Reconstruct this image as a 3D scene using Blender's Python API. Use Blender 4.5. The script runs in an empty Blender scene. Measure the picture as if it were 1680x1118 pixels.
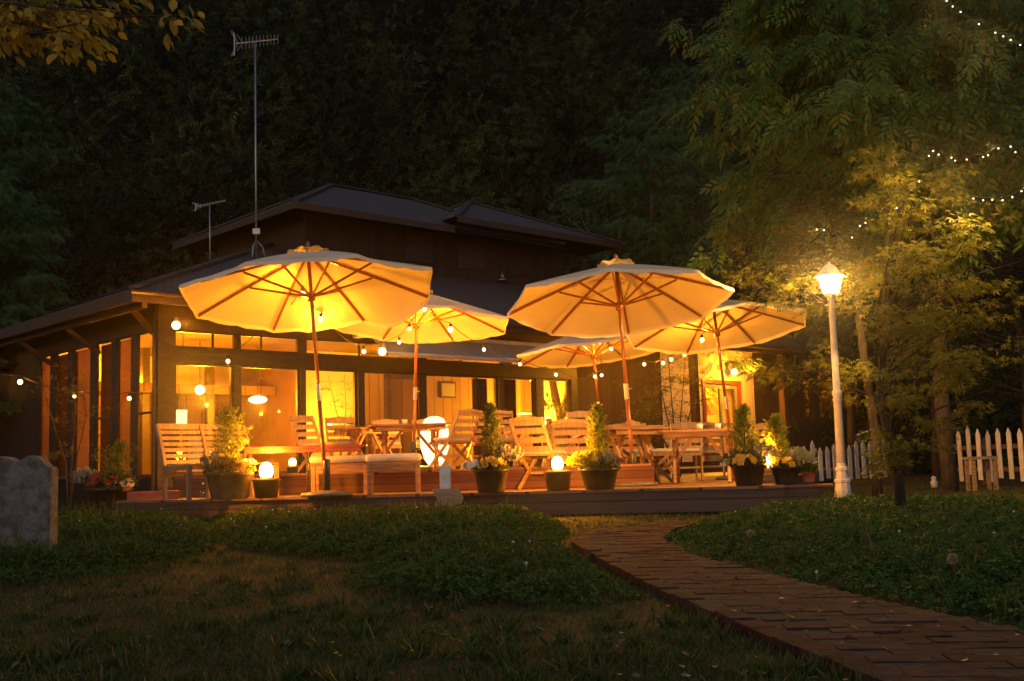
import bpy, math, random
import numpy as np
from mathutils import Vector, Matrix

# ------------------------------------------------------------------ camera, world, exposure
sc = bpy.context.scene
col = sc.collection
random.seed(7)
rng = np.random.default_rng(7)
F, CX, CY = 1860.0, 840.0, 559.0                # photo pixels (1680 x 1118)
PITCH, ROLL, CZ = math.radians(6.36), math.radians(1.62), 0.565
cam = bpy.data.objects.new("camera", bpy.data.cameras.new("camera"))
col.objects.link(cam)
cr, sr, cp, sp = math.cos(ROLL), math.sin(ROLL), math.cos(PITCH), math.sin(PITCH)
RIGHT = Vector((cr, sr * sp, -sr * cp))
UP = Vector((sr, -cr * sp, cr * cp))
FWD = Vector((0, cp, sp))
m = Matrix((RIGHT, UP, -FWD)).transposed().to_4x4()
m.translation = Vector((0, 0, CZ))
cam.matrix_world = m
cam.data.sensor_width = 36
cam.data.lens = F / 1680 * 36
cam.data.clip_start = 0.05
cam.data.clip_end = 600
sc.camera = cam

world = bpy.data.worlds.new("World")
sc.world = world
world.use_nodes = True
wn = world.node_tree
sky = wn.nodes.new("ShaderNodeTexSky")
sky.sky_type = 'NISHITA'
sky.sun_disc = False
sky.sun_elevation = math.radians(1.5)
sky.sun_rotation = math.radians(200)
sky.air_density = 1.0
sky.ozone_density = 3.0
bg = wn.nodes["Background"]
bg.inputs[1].default_value = 0.105
hs = wn.nodes.new("ShaderNodeHueSaturation")
hs.inputs["Saturation"].default_value = 0.6
wn.links.new(sky.outputs[0], hs.inputs["Color"])
wn.links.new(hs.outputs[0], bg.inputs[0])

sc.view_settings.view_transform = 'Standard'
sc.view_settings.look = 'None'
sc.view_settings.exposure = 1.7
sc.view_settings.gamma = 1.0
cy = sc.cycles
cy.use_denoising = True
cy.max_bounces = 7
cy.diffuse_bounces = 4
cy.glossy_bounces = 2
cy.transmission_bounces = 4
cy.transparent_max_bounces = 12
cy.volume_bounces = 0
cy.caustics_reflective = False
cy.caustics_refractive = False
cy.sample_clamp_indirect = 3.0

WARM = (1.0, 0.335, 0.016)
WARMI = (1.0, 0.385, 0.014)

# ------------------------------------------------------------------ pixel -> world (planning aid for real positions)
def ray(px, py):
    d = FWD + RIGHT * ((px - CX) / F) + UP * ((CY - py) / F)
    return d
def G(px, py, z=0.0):
    d = ray(px, py)
    t = (z - CZ) / d.z
    return Vector((d.x * t, d.y * t, z))
def at(px, py, Y):
    d = ray(px, py)
    t = Y / d.y
    return Vector((d.x * t, Y, CZ + d.z * t))
def gx(px, Y, z=0.0):                           # point at image column px, depth Y, height z
    py = 770.0
    for _ in range(4):
        p = at(px, py, Y)
        py -= (z - p.z) * F / Y
    p = at(px, py, Y)
    return Vector((p.x, Y, z))

# ------------------------------------------------------------------ materials
def new_mat(name):
    m = bpy.data.materials.new(name)
    m.use_nodes = True
    nt = m.node_tree
    nt.nodes.clear()
    out = nt.nodes.new("ShaderNodeOutputMaterial")
    return m, nt, out
def N(nt, t, **k):
    n = nt.nodes.new(t)
    for a, v in k.items():
        setattr(n, a, v)
    return n
def mat(name, c, rough=0.6, c2=None, scale=6.0, stretch=(1, 1, 1), bump=0.0, metal=0.0, spec=0.4, detail=6, sharp=(0.35, 0.65), coat=0):
    m, nt, out = new_mat(name)
    b = N(nt, "ShaderNodeBsdfPrincipled")
    b.inputs["Roughness"].default_value = rough
    b.inputs["Metallic"].default_value = metal
    b.inputs["Specular IOR Level"].default_value = spec
    nt.links.new(b.outputs[0], out.inputs[0])
    tc = N(nt, "ShaderNodeTexCoord")
    mp = N(nt, "ShaderNodeMapping")
    mp.inputs["Scale"].default_value = stretch
    nz = N(nt, "ShaderNodeTexNoise")
    nz.inputs["Scale"].default_value = scale
    nz.inputs["Detail"].default_value = detail
    nt.links.new(tc.outputs["Object"], mp.inputs[0])
    nt.links.new(mp.outputs[0], nz.inputs[0])
    rp = N(nt, "ShaderNodeValToRGB")
    rp.color_ramp.elements[0].position, rp.color_ramp.elements[1].position = sharp
    if c2 is None:
        c2 = tuple(x * 0.75 for x in c)
    rp.color_ramp.elements[0].color = (*c2, 1)
    rp.color_ramp.elements[1].color = (*c, 1)
    nt.links.new(nz.outputs[0], rp.inputs[0])
    nt.links.new(rp.outputs[0], b.inputs["Base Color"])
    if bump:
        bp = N(nt, "ShaderNodeBump")
        bp.inputs["Strength"].default_value = bump
        bp.inputs["Distance"].default_value = 0.02
        nt.links.new(nz.outputs[0], bp.inputs["Height"])
        nt.links.new(bp.outputs[0], b.inputs["Normal"])
    return m
def leaf_mat(name, cols, trans=0.35, rough=0.6, noise=0.0):
    m, nt, out = new_mat(name)
    geo = N(nt, "ShaderNodeNewGeometry")
    rp = N(nt, "ShaderNodeValToRGB")
    el = rp.color_ramp.elements
    while len(el) < len(cols):
        el.new(0.5)
    for i, c in enumerate(cols):
        el[i].position = i / max(1, len(cols) - 1)
        el[i].color = (*c, 1)
    nt.links.new(geo.outputs["Random Per Island"], rp.inputs[0])
    src = rp.outputs[0]
    d = N(nt, "ShaderNodeBsdfPrincipled")
    d.inputs["Roughness"].default_value = rough
    d.inputs["Specular IOR Level"].default_value = 0.3
    t = N(nt, "ShaderNodeBsdfTranslucent")
    mx = N(nt, "ShaderNodeMixShader")
    mx.inputs[0].default_value = trans
    nt.links.new(src, d.inputs["Base Color"])
    nt.links.new(src, t.inputs["Color"])
    nt.links.new(d.outputs[0], mx.inputs[1])
    nt.links.new(t.outputs[0], mx.inputs[2])
    nt.links.new(mx.outputs[0], out.inputs[0])
    return m
def emit_mat(name, c, s):
    m, nt, out = new_mat(name)
    e = N(nt, "ShaderNodeEmission")
    e.inputs[0].default_value = (*c, 1)
    e.inputs[1].default_value = s
    nt.links.new(e.outputs[0], out.inputs[0])
    return m
def glass_mat(name, tint=(0.9, 0.9, 0.9), refl=0.10, rough=0.02):
    m, nt, out = new_mat(name)
    a = N(nt, "ShaderNodeBsdfTransparent")
    a.inputs[0].default_value = (*tint, 1)
    g = N(nt, "ShaderNodeBsdfGlossy")
    g.inputs["Roughness"].default_value = rough
    fr = N(nt, "ShaderNodeFresnel")
    fr.inputs[0].default_value = 1.5
    ad = N(nt, "ShaderNodeMath", operation='MULTIPLY_ADD')
    ad.inputs[1].default_value = 0.8
    ad.inputs[2].default_value = refl - 0.03
    nt.links.new(fr.outputs[0], ad.inputs[0])
    mx = N(nt, "ShaderNodeMixShader")
    geo = N(nt, "ShaderNodeNewGeometry")
    iv = N(nt, "ShaderNodeMath", operation='SUBTRACT'); iv.inputs[0].default_value = 1.0
    nt.links.new(geo.outputs["Backfacing"], iv.inputs[1])
    ml = N(nt, "ShaderNodeMath", operation='MULTIPLY')
    nt.links.new(ad.outputs[0], ml.inputs[0]); nt.links.new(iv.outputs[0], ml.inputs[1])
    nt.links.new(ml.outputs[0], mx.inputs[0])
    nt.links.new(a.outputs[0], mx.inputs[1])
    nt.links.new(g.outputs[0], mx.inputs[2])
    nt.links.new(mx.outputs[0], out.inputs[0])
    return m
def cloth_mat(name, c, trans=0.4):
    m, nt, out = new_mat(name)
    tc = N(nt, "ShaderNodeTexCoord")
    nz = N(nt, "ShaderNodeTexNoise")
    nz.inputs["Scale"].default_value = 2.2
    nz.inputs["Detail"].default_value = 5
    nt.links.new(tc.outputs["Object"], nz.inputs[0])
    rp = N(nt, "ShaderNodeValToRGB")
    rp.color_ramp.elements[0].position = 0.3
    rp.color_ramp.elements[1].position = 0.7
    rp.color_ramp.elements[0].color = (*[x * 0.86 for x in c], 1)
    rp.color_ramp.elements[1].color = (*c, 1)
    nt.links.new(nz.outputs[0], rp.inputs[0])
    d = N(nt, "ShaderNodeBsdfDiffuse")
    t = N(nt, "ShaderNodeBsdfTranslucent")
    mx = N(nt, "ShaderNodeMixShader")
    mx.inputs[0].default_value = trans
    bp = N(nt, "ShaderNodeBump")
    bp.inputs["Strength"].default_value = 0.35
    bp.inputs["Distance"].default_value = 0.05
    nt.links.new(nz.outputs[0], bp.inputs["Height"])
    nt.links.new(bp.outputs[0], d.inputs["Normal"])
    nt.links.new(rp.outputs[0], d.inputs["Color"])
    nt.links.new(rp.outputs[0], t.inputs["Color"])
    nt.links.new(d.outputs[0], mx.inputs[1])
    nt.links.new(t.outputs[0], mx.inputs[2])
    nt.links.new(mx.outputs[0], out.inputs[0])
    return m
def board_mat(name, c, c2, width=0.12, axis='X', rough=0.6, bump=0.5):
    """boards with dark joints every `width` metres along axis, grain along the other direction"""
    m, nt, out = new_mat(name)
    b = N(nt, "ShaderNodeBsdfPrincipled")
    b.inputs["Roughness"].default_value = rough
    b.inputs["Specular IOR Level"].default_value = 0.3
    nt.links.new(b.outputs[0], out.inputs[0])
    tc = N(nt, "ShaderNodeTexCoord")
    sp_ = N(nt, "ShaderNodeSeparateXYZ")
    nt.links.new(tc.outputs["Object"], sp_.inputs[0])
    dv = N(nt, "ShaderNodeMath", operation='DIVIDE')
    dv.inputs[1].default_value = width
    nt.links.new(sp_.outputs[axis], dv.inputs[0])
    fl = N(nt, "ShaderNodeMath", operation='FLOOR')
    nt.links.new(dv.outputs[0], fl.inputs[0])
    fr = N(nt, "ShaderNodeMath", operation='FRACT')
    nt.links.new(dv.outputs[0], fr.inputs[0])
    wnn = N(nt, "ShaderNodeTexWhiteNoise", noise_dimensions='1D')
    nt.links.new(fl.outputs[0], wnn.inputs["W"])
    mp = N(nt, "ShaderNodeMapping")
    st = {'X': (9, 9, 0.7), 'Y': (0.7, 9, 9), 'Z': (0.7, 0.7, 14)}[axis]
    mp.inputs["Scale"].default_value = st
    nt.links.new(tc.outputs["Object"], mp.inputs[0])
    nz = N(nt, "ShaderNodeTexNoise")
    nz.inputs["Scale"].default_value = 3
    nz.inputs["Detail"].default_value = 7
    nt.links.new(mp.outputs[0], nz.inputs[0])
    ad = N(nt, "ShaderNodeMath", operation='MULTIPLY_ADD')
    ad.inputs[1].default_value = 0.45
    nt.links.new(wnn.outputs[0], ad.inputs[0])
    sc_ = N(nt, "ShaderNodeMath", operation='MULTIPLY')
    sc_.inputs[1].default_value = 0.6
    nt.links.new(nz.outputs[0], sc_.inputs[0])
    nt.links.new(sc_.outputs[0], ad.inputs[2])
    rp = N(nt, "ShaderNodeValToRGB")
    rp.color_ramp.elements[0].position = 0.2
    rp.color_ramp.elements[1].position = 0.8
    rp.color_ramp.elements[0].color = (*c2, 1)
    rp.color_ramp.elements[1].color = (*c, 1)
    nt.links.new(ad.outputs[0], rp.inputs[0])
    # groove
    gt = N(nt, "ShaderNodeMath", operation='LESS_THAN')
    gt.inputs[1].default_value = 0.07
    nt.links.new(fr.outputs[0], gt.inputs[0])
    gm = N(nt, "ShaderNodeMix", data_type='RGBA')
    nt.links.new(gt.outputs[0], gm.inputs[0])
    nt.links.new(rp.outputs[0], gm.inputs[6])
    gm.inputs[7].default_value = (*[q * 0.35 for q in c2], 1)
    nt.links.new(gm.outputs[2], b.inputs["Base Color"])
    sub = N(nt, "ShaderNodeMath", operation='SUBTRACT')
    nt.links.new(sc_.outputs[0], sub.inputs[0])
    nt.links.new(gt.outputs[0], sub.inputs[1])
    bp = N(nt, "ShaderNodeBump")
    bp.inputs["Strength"].default_value = bump
    bp.inputs["Distance"].default_value = 0.012
    nt.links.new(sub.outputs[0], bp.inputs["Height"])
    nt.links.new(bp.outputs[0], b.inputs["Normal"])
    return m

M = {}
M['teak'] = mat("teak", (0.42, 0.22, 0.10), 0.5, (0.24, 0.115, 0.05), 5, (1, 1, 8), 0.15)
M['teak_pale'] = mat("teak_pale", (0.52, 0.33, 0.17), 0.55, (0.34, 0.19, 0.09), 5, (8, 1, 1), 0.15)
M['pole'] = mat("pole_wood", (0.33, 0.11, 0.045), 0.28, (0.19, 0.055, 0.02), 7, (6, 6, 0.6), 0.05, spec=0.6)
M['brass'] = mat("brass", (0.75, 0.6, 0.38), 0.3, metal=0.9)
M['canopy'] = cloth_mat("canopy_cloth", (0.80, 0.73, 0.55), 0.05)
M['canvas'] = cloth_mat("awning_cloth", (0.62, 0.58, 0.53), 0.3)
M['cushion'] = mat("cushion", (0.72, 0.64, 0.52), 0.9, (0.55, 0.47, 0.36), 9, bump=0.2, spec=0.1)
M['base'] = mat("base_stone", (0.16, 0.14, 0.13), 0.4, (0.08, 0.07, 0.065), 14, bump=0.3)
M['dark_metal'] = mat("dark_metal", (0.05, 0.045, 0.04), 0.35, spec=0.5)
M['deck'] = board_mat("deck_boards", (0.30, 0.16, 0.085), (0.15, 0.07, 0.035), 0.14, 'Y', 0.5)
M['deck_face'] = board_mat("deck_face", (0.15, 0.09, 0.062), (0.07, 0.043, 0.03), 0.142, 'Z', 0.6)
M['riser'] = board_mat("riser_boards", (0.17, 0.06, 0.03), (0.09, 0.03, 0.016), 0.095, 'Z', 0.5)
M['redwood'] = mat("red_wood", (0.30, 0.075, 0.035), 0.35, (0.19, 0.045, 0.02), 5, (1, 8, 8), 0.1)
M['pot'] = mat("dark_pot", (0.055, 0.038, 0.026), 0.45, (0.03, 0.02, 0.014), 10, bump=0.2)
M['pot_tan'] = mat("clay_pot", (0.20, 0.115, 0.05), 0.6, (0.13, 0.07, 0.03), 8, bump=0.2)
M['terracotta'] = mat("terracotta", (0.45, 0.15, 0.07), 0.7, (0.32, 0.1, 0.05), 12, bump=0.2)
M['soil'] = mat("soil", (0.05, 0.035, 0.02), 0.9, bump=0.5, scale=30)
M['white_paint'] = mat("white_paint", (0.78, 0.77, 0.74), 0.4, (0.58, 0.56, 0.52), 9, bump=0.15)
M['weathered'] = mat("weathered_wood", (0.30, 0.20, 0.12), 0.8, (0.16, 0.1, 0.06), 9, (1, 1, 5), 0.5)
M['board'] = mat('board_wood', (0.46, 0.32, 0.19), 0.8, (0.30, 0.20, 0.11), 8, (1, 1, 6), 0.4)
M['picket'] = mat("picket_paint", (0.80, 0.76, 0.70), 0.6, (0.60, 0.54, 0.47), 7, (3, 3, 1), 0.2)
M['rail'] = mat("rail_wood", (0.12, 0.07, 0.04), 0.7)
M['frame'] = mat("window_timber", (0.075, 0.042, 0.024), 0.4, (0.045, 0.025, 0.014), 5, (1, 1, 6), 0.1)
M['beam'] = mat("beam_timber", (0.11, 0.058, 0.028), 0.5, (0.07, 0.037, 0.019), 4, (1, 6, 6), 0.1)
M['wall_dark'] = board_mat("dark_cladding", (0.07, 0.04, 0.024), (0.04, 0.023, 0.014), 0.15, 'X', 0.7)
M['wall_white'] = board_mat("white_boards", (0.70, 0.64, 0.52), (0.56, 0.5, 0.4), 0.105, 'X', 0.6, 0.8)
M['inner'] = board_mat("inner_panelling", (0.42, 0.27, 0.13), (0.26, 0.155, 0.07), 0.28, 'X', 0.6, 0.3)
M['inner_brown'] = board_mat("brown_panelling", (0.21, 0.105, 0.05), (0.12, 0.055, 0.026), 0.4, 'X', 0.45, 0.3)
M['inner_pale'] = mat("pale_plaster", (0.72, 0.60, 0.42), 0.8, (0.62, 0.5, 0.34), 3)
M['ceiling'] = mat("ceiling_board", (0.17, 0.10, 0.055), 0.8, scale=3)
M['floor_in'] = mat("floor_wood", (0.30, 0.17, 0.08), 0.3, scale=4)
M['blind'] = cloth_mat('blind_cloth', (0.55, 0.36, 0.17), 0.45)
M['curtain'] = cloth_mat("curtain_cloth", (0.22, 0.115, 0.05), 0.4)
M['soffit'] = board_mat("soffit_boards", (0.10, 0.055, 0.03), (0.06, 0.034, 0.02), 0.18, 'X', 0.7)
M['fascia'] = mat("fascia_paint", (0.085, 0.05, 0.028), 0.7, (0.055, 0.032, 0.018), 4, (1, 5, 5))
M['metal_galv'] = mat("galvanised", (0.45, 0.46, 0.48), 0.4, metal=0.8)
M['plastic_white'] = mat("white_plastic", (0.75, 0.75, 0.75), 0.4)
M['cable'] = mat("cable_black", (0.02, 0.018, 0.015), 0.6)
M['stone'] = mat("slab_stone", (0.20, 0.185, 0.165), 0.9, (0.10, 0.088, 0.072), 16, bump=1.0, sharp=(0.38, 0.6), detail=14)
M['bark'] = mat("bark", (0.085, 0.06, 0.042), 0.9, (0.035, 0.025, 0.016), 16, (1, 1, 0.3), 0.8)
M['bark_dark'] = mat('dark_bark', (0.06, 0.042, 0.028), 0.95, (0.025, 0.018, 0.012), 16, (1, 1, 0.3), 0.8)
M['twig'] = mat("pale_bark", (0.22, 0.18, 0.15), 0.9, (0.12, 0.1, 0.08), 16, bump=0.3)
M['door_blue'] = mat("blue_grey_door", (0.22, 0.26, 0.26), 0.5)
M['glass'] = glass_mat("window_glass", (0.93, 0.92, 0.90), 0.06)
M['glass_side'] = glass_mat("side_glass", (0.88, 0.86, 0.82), 0.12)
M['lamp_glass'] = emit_mat("lamp_glass", (1.0, 0.66, 0.28), 9.0)
M['bulb'] = emit_mat("bulb", (1.0, 0.60, 0.22), 2.6)
M['bulb_big'] = emit_mat("bulb_globe", (1.0, 0.60, 0.22), 2.0)
M['fairy'] = emit_mat("fairy_bulb", (1.0, 0.70, 0.38), 3.0)
M['shade'] = emit_mat("lamp_shade", (1.0, 0.60, 0.2), 1.1)
M['lantern'] = emit_mat("lantern_paper", (1.0, 0.64, 0.26), 1.1)
M['flame'] = emit_mat("candle_glass", (1.0, 0.62, 0.24), 2.6)

def vary(m, lo=.72, hi=1.18):
    nt = m.node_tree
    b = [n for n in nt.nodes if n.type == 'BSDF_PRINCIPLED'][0]
    l = b.inputs["Base Color"].links[0]
    oi = N(nt, "ShaderNodeObjectInfo"); mr = N(nt, "ShaderNodeMapRange")
    mr.inputs[3].default_value = lo; mr.inputs[4].default_value = hi
    h = N(nt, "ShaderNodeHueSaturation")
    nt.links.new(oi.outputs["Random"], mr.inputs[0]); nt.links.new(mr.outputs[0], h.inputs["Value"])
    nt.links.new(l.from_socket, h.inputs["Color"]); nt.links.new(h.outputs[0], b.inputs["Base Color"])
for k_ in ('teak', 'teak_pale', 'picket', 'cushion', 'pot', 'frame'): vary(M[k_])
# shingle roof
def roof_mat():
    m, nt, out = new_mat("roof_shingle")
    b = N(nt, "ShaderNodeBsdfPrincipled")
    b.inputs["Roughness"].default_value = 0.75
    nt.links.new(b.outputs[0], out.inputs[0])
    tc = N(nt, "ShaderNodeTexCoord")
    br = N(nt, "ShaderNodeTexBrick")
    br.inputs["Scale"].default_value = 1.0
    br.inputs["Brick Width"].default_value = 0.45
    br.inputs["Row Height"].default_value = 0.16
    br.inputs["Mortar Size"].default_value = 0.018
    br.inputs["Color1"].default_value = (0.115, 0.085, 0.08, 1)
    br.inputs["Color2"].default_value = (0.078, 0.06, 0.056, 1)
    br.inputs["Mortar"].default_value = (0.035, 0.03, 0.03, 1)
    nt.links.new(tc.outputs["UV"], br.inputs[0])
    nt.links.new(br.outputs[0], b.inputs["Base Color"])
    bp = N(nt, "ShaderNodeBump")
    bp.inputs["Strength"].default_value = 0.7
    bp.inputs["Distance"].default_value = 0.03
    nt.links.new(br.outputs[1], bp.inputs["Height"])
    bp.invert = True
    nt.links.new(bp.outputs[0], b.inputs["Normal"])
    return m
M['roof'] = roof_mat()

# ------------------------------------------------------------------ object helpers
def tag(o, label=None, cat=None, group=None, kind=None):
    if label: o["label"] = label
    if cat: o["category"] = cat
    if group: o["group"] = group
    if kind: o["kind"] = kind
    return o
def empty(name, loc=(0, 0, 0), rz=0.0, label=None, cat=None, group=None, parent=None):
    o = bpy.data.objects.new(name, None)
    col.objects.link(o)
    o.location = loc
    o.rotation_euler = (0, 0, rz)
    o.empty_display_size = 0.2
    if parent: o.parent = parent
    return tag(o, label, cat, group)
def copy_tree(o, parent=None):
    c = o.copy()
    col.objects.link(c)
    c.parent = parent
    for ch in list(o.children):
        copy_tree(ch, c)
    return c
def lamp(name, parent, loc, power, color=WARM, radius=0.03):
    l = bpy.data.lights.new(name, 'POINT')
    l.energy = power
    l.color = color
    l.shadow_soft_size = radius
    o = bpy.data.objects.new(name, l)
    col.objects.link(o)
    o.parent = parent
    o.location = loc
    return o

class MB:
    def __init__(s):
        s.v = []; s.f = []; s.uv = None
    def add(s, vs, fs):
        n = len(s.v)
        s.v += [tuple(v) for v in vs]
        s.f += [tuple(i + n for i in f) for f in fs]
        return s
    def box(s, c, d, R=None):
        x, y, z = d[0] / 2, d[1] / 2, d[2] / 2
        P = [(-x, -y, -z), (x, -y, -z), (x, y, -z), (-x, y, -z), (-x, -y, z), (x, -y, z), (x, y, z), (-x, y, z)]
        c = Vector(c)
        P = [(R @ Vector(p) if R else Vector(p)) + c for p in P]
        return s.add(P, [(0, 3, 2, 1), (4, 5, 6, 7), (0, 1, 5, 4), (1, 2, 6, 5), (2, 3, 7, 6), (3, 0, 4, 7)])
    def span(s, a, b):
        a, b = Vector(a), Vector(b)
        return s.box((a + b) / 2, (abs(b.x - a.x), abs(b.y - a.y), abs(b.z - a.z)))
    def bar(s, a, b, w, h, up=(0, 0, 1)):
        a, b = Vector(a), Vector(b)
        d = (b - a); L = d.length; d.normalize()
        u = Vector(up)
        if abs(d.dot(u)) > 0.99: u = Vector((0, 1, 0))
        x = d.cross(u).normalized(); z = x.cross(d)
        return s.box((a + b) / 2, (w, L, h), Matrix((x, d, z)).transposed())
    def tube(s, pts, r, n=8, cap=True):
        pts = [Vector(p) for p in pts]
        if not isinstance(r, (list, tuple)): r = [r] * len(pts)
        base = len(s.v)
        prev = None
        for i, p in enumerate(pts):
            d = (pts[min(i + 1, len(pts) - 1)] - pts[max(i - 1, 0)]).normalized()
            if prev is None:
                u = Vector((0, 0, 1)) if abs(d.z) < 0.9 else Vector((1, 0, 0))
                x = d.cross(u).normalized()
            else:
                x = (prev - d * prev.dot(d)).normalized()
            prev = x
            y = d.cross(x)
            for k in range(n):
                a = 2 * math.pi * k / n
                s.v.append(tuple(p + (x * math.cos(a) + y * math.sin(a)) * r[i]))
        for i in range(len(pts) - 1):
            for k in range(n):
                a = base + i * n + k; b = base + i * n + (k + 1) % n
                s.f.append((a, b, b + n, a + n))
        if cap:
            s.f.append(tuple(base + k for k in range(n))[::-1])
            s.f.append(tuple(base + (len(pts) - 1) * n + k for k in range(n)))
        return s
    def lathe(s, prof, c=(0, 0, 0), n=20, cap=True, ang0=0.0):
        base = len(s.v)
        for (r, z) in prof:
            for k in range(n):
                a = 2 * math.pi * k / n + ang0
                s.v.append((c[0] + r * math.cos(a), c[1] + r * math.sin(a), c[2] + z))
        for i in range(len(prof) - 1):
            for k in range(n):
                a = base + i * n + k; b = base + i * n + (k + 1) % n
                s.f.append((a, b, b + n, a + n))
        if cap:
            s.f.append(tuple(base + k for k in range(n))[::-1])
            s.f.append(tuple(base + (len(prof) - 1) * n + k for k in range(n)))
        return s
    def sphere(s, c, r, n=12, sq=(1, 1, 1)):
        base = len(s.v); m_ = max(4, n // 2)
        for i in range(1, m_):
            t = math.pi * i / m_
            for k in range(n):
                a = 2 * math.pi * k / n
                s.v.append((c[0] + r * sq[0] * math.sin(t) * math.cos(a), c[1] + r * sq[1] * math.sin(t) * math.sin(a), c[2] + r * sq[2] * math.cos(t)))
        top = len(s.v); s.v.append((c[0], c[1], c[2] + r * sq[2])); s.v.append((c[0], c[1], c[2] - r * sq[2]))
        for i in range(m_ - 2):
            for k in range(n):
                a = base + i * n + k; b = base + i * n + (k + 1) % n
                s.f.append((a, a + n, b + n, b))
        for k in range(n):
            s.f.append((top, base + k, base + (k + 1) % n))
            q = base + (m_ - 2) * n
            s.f.append((top + 1, q + (k + 1) % n, q + k))
        return s
    def prism(s, poly, y0, y1):                 # poly in x,z ; extruded along y
        n = len(poly)
        vs = [(x, y0, z) for x, z in poly] + [(x, y1, z) for x, z in poly]
        fs = [tuple(range(n)), tuple(range(2 * n - 1, n - 1, -1))]
        fs += [(i, i + n, (i + 1) % n + n, (i + 1) % n) for i in range(n)]
        return s.add(vs, fs)
    def build(s, name, m, parent=None, smooth=False, bevel=0.0):
        me = bpy.data.meshes.new(name)
        me.from_pydata(s.v, [], s.f)
        me.materials.append(m)
        if smooth:
            me.polygons.foreach_set("use_smooth", [True] * len(me.polygons))
        me.update()
        o = bpy.data.objects.new(name, me)
        col.objects.link(o)
        if parent: o.parent = parent
        if bevel:
            b = o.modifiers.new("bevel", 'BEVEL'); b.width = bevel; b.segments = 2; b.limit_method = 'ANGLE'
        return o

def np_mesh(name, V, faces_idx, face_len, m, parent=None, smooth=False):
    me = bpy.data.meshes.new(name)
    me.vertices.add(len(V)); me.vertices.foreach_set("co", V.astype(np.float32).ravel())
    me.loops.add(len(faces_idx)); me.loops.foreach_set("vertex_index", faces_idx.astype(np.int32))
    st = np.concatenate([[0], np.cumsum(face_len)[:-1]])
    me.polygons.add(len(face_len)); me.polygons.foreach_set("loop_start", st.astype(np.int32))
    if smooth: me.polygons.foreach_set("use_smooth", np.ones(len(face_len), bool))
    me.update(calc_edges=True)
    me.materials.append(m)
    o = bpy.data.objects.new(name, me)
    col.objects.link(o)
    if parent: o.parent = parent
    return o
def inst(name, tmpl, pos, X, Y, size, m, parent=None):
    """copy a small template (verts, faces) to every pos, template x along X, y along Y"""
    tv, tf = tmpl
    tv = np.array(tv, float)
    X = X / (np.linalg.norm(X, axis=1, keepdims=True) + 1e-9)
    Y = Y - (Y * X).sum(1, keepdims=True) * X
    Y = Y / (np.linalg.norm(Y, axis=1, keepdims=True) + 1e-9)
    Z = np.cross(X, Y)
    n, k = len(pos), len(tv)
    s = np.asarray(size).reshape(-1, 1, 1) * np.ones((n, 1, 1))
    V = pos[:, None, :] + s * (tv[None, :, 0:1] * X[:, None, :] + tv[None, :, 1:2] * Y[:, None, :] + tv[None, :, 2:3] * Z[:, None, :])
    fi = np.concatenate([np.array(f) for f in tf]); fl = np.array([len(f) for f in tf])
    F_ = (fi[None, :] + (np.arange(n) * k)[:, None]).ravel()
    return np_mesh(name, V.reshape(-1, 3), F_, np.tile(fl, n), m, parent)

LANCE = ([(0, 0, 0), (0.3, 0.16, 0.03), (0.6, 0.15, 0.02), (1, 0, -0.08), (0.6, -0.15, 0.02), (0.3, -0.16, 0.03)], [(0, 1, 2, 3, 4, 5)])
OVAL = ([(0, 0, 0), (0.25, 0.22, 0.04), (0.6, 0.24, 0.03), (1, 0, -0.05), (0.6, -0.24, 0.03), (0.25, -0.22, 0.04)], [(0, 1, 2, 3), (0, 3, 4, 5)])
def palm():
    vs = [(0, 0, 0)]
    fs = []
    for a, L in ((-100, .5), (-52, .8), (0, 1.0), (52, .8), (100, .5)):
        t = math.radians(a); w = math.radians(15)
        i = len(vs)
        vs += [(0.45 * L * math.cos(t - w), 0.45 * L * math.sin(t - w), 0), (L * math.cos(t), L * math.sin(t), -0.12), (0.45 * L * math.cos(t + w), 0.45 * L * math.sin(t + w), 0)]
        fs.append((0, i, i + 1, i + 2))
    return (vs, fs)
PALM = palm()
def clover():
    vs = []; fs = []
    for a in (0, 120, 240):
        t = math.radians(a); i = len(vs)
        c, s_ = math.cos(t), math.sin(t)
        for (x, y, z) in ((0.05, 0, 0), (0.55, 0.42, 0.1), (1.0, 0.0, 0.05), (0.55, -0.42, 0.1)):
            vs.append((x * c - y * s_, x * s_ + y * c, z))
        fs.append((i, i + 1, i + 2, i + 3))
    return (vs, fs)
CLOVER = clover()
BLADE = ([(0, -0.04, 0), (0.5, -0.03, 0), (1, 0, 0), (0.5, 0.03, 0), (0, 0.04, 0)], [(0, 1, 2, 3, 4)])
def spray():
    """a twig tip carrying nine drooping narrow leaflets"""
    vs = []; fs = []
    r_ = random.Random(3)
    for k in range(9):
        s_ = -1 if k % 2 else 1
        bx = 0.12 * k
        t = math.radians(s_ * (58 - 5 * k)) if k < 8 else 0
        L = 0.55 - 0.02 * k
        c, sn = math.cos(t), math.sin(t)
        z0 = -0.04 * k * k / 8; dz = -0.25 - 0.1 * r_.random()
        i = len(vs)
        for (x, y) in ((0, 0), (0.4, 0.17), (1, 0), (0.4, -0.17)):
            vs.append((bx + (x * c - y * sn) * L, (x * sn + y * c) * L, z0 + dz * x * x * L))
        fs.append((i, i + 1, i + 2, i + 3))
    return (vs, fs)
SPRAY = spray()
def unit(n):
    a = rng.normal(size=(n, 3))
    return a / np.linalg.norm(a, axis=1, keepdims=True)

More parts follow.
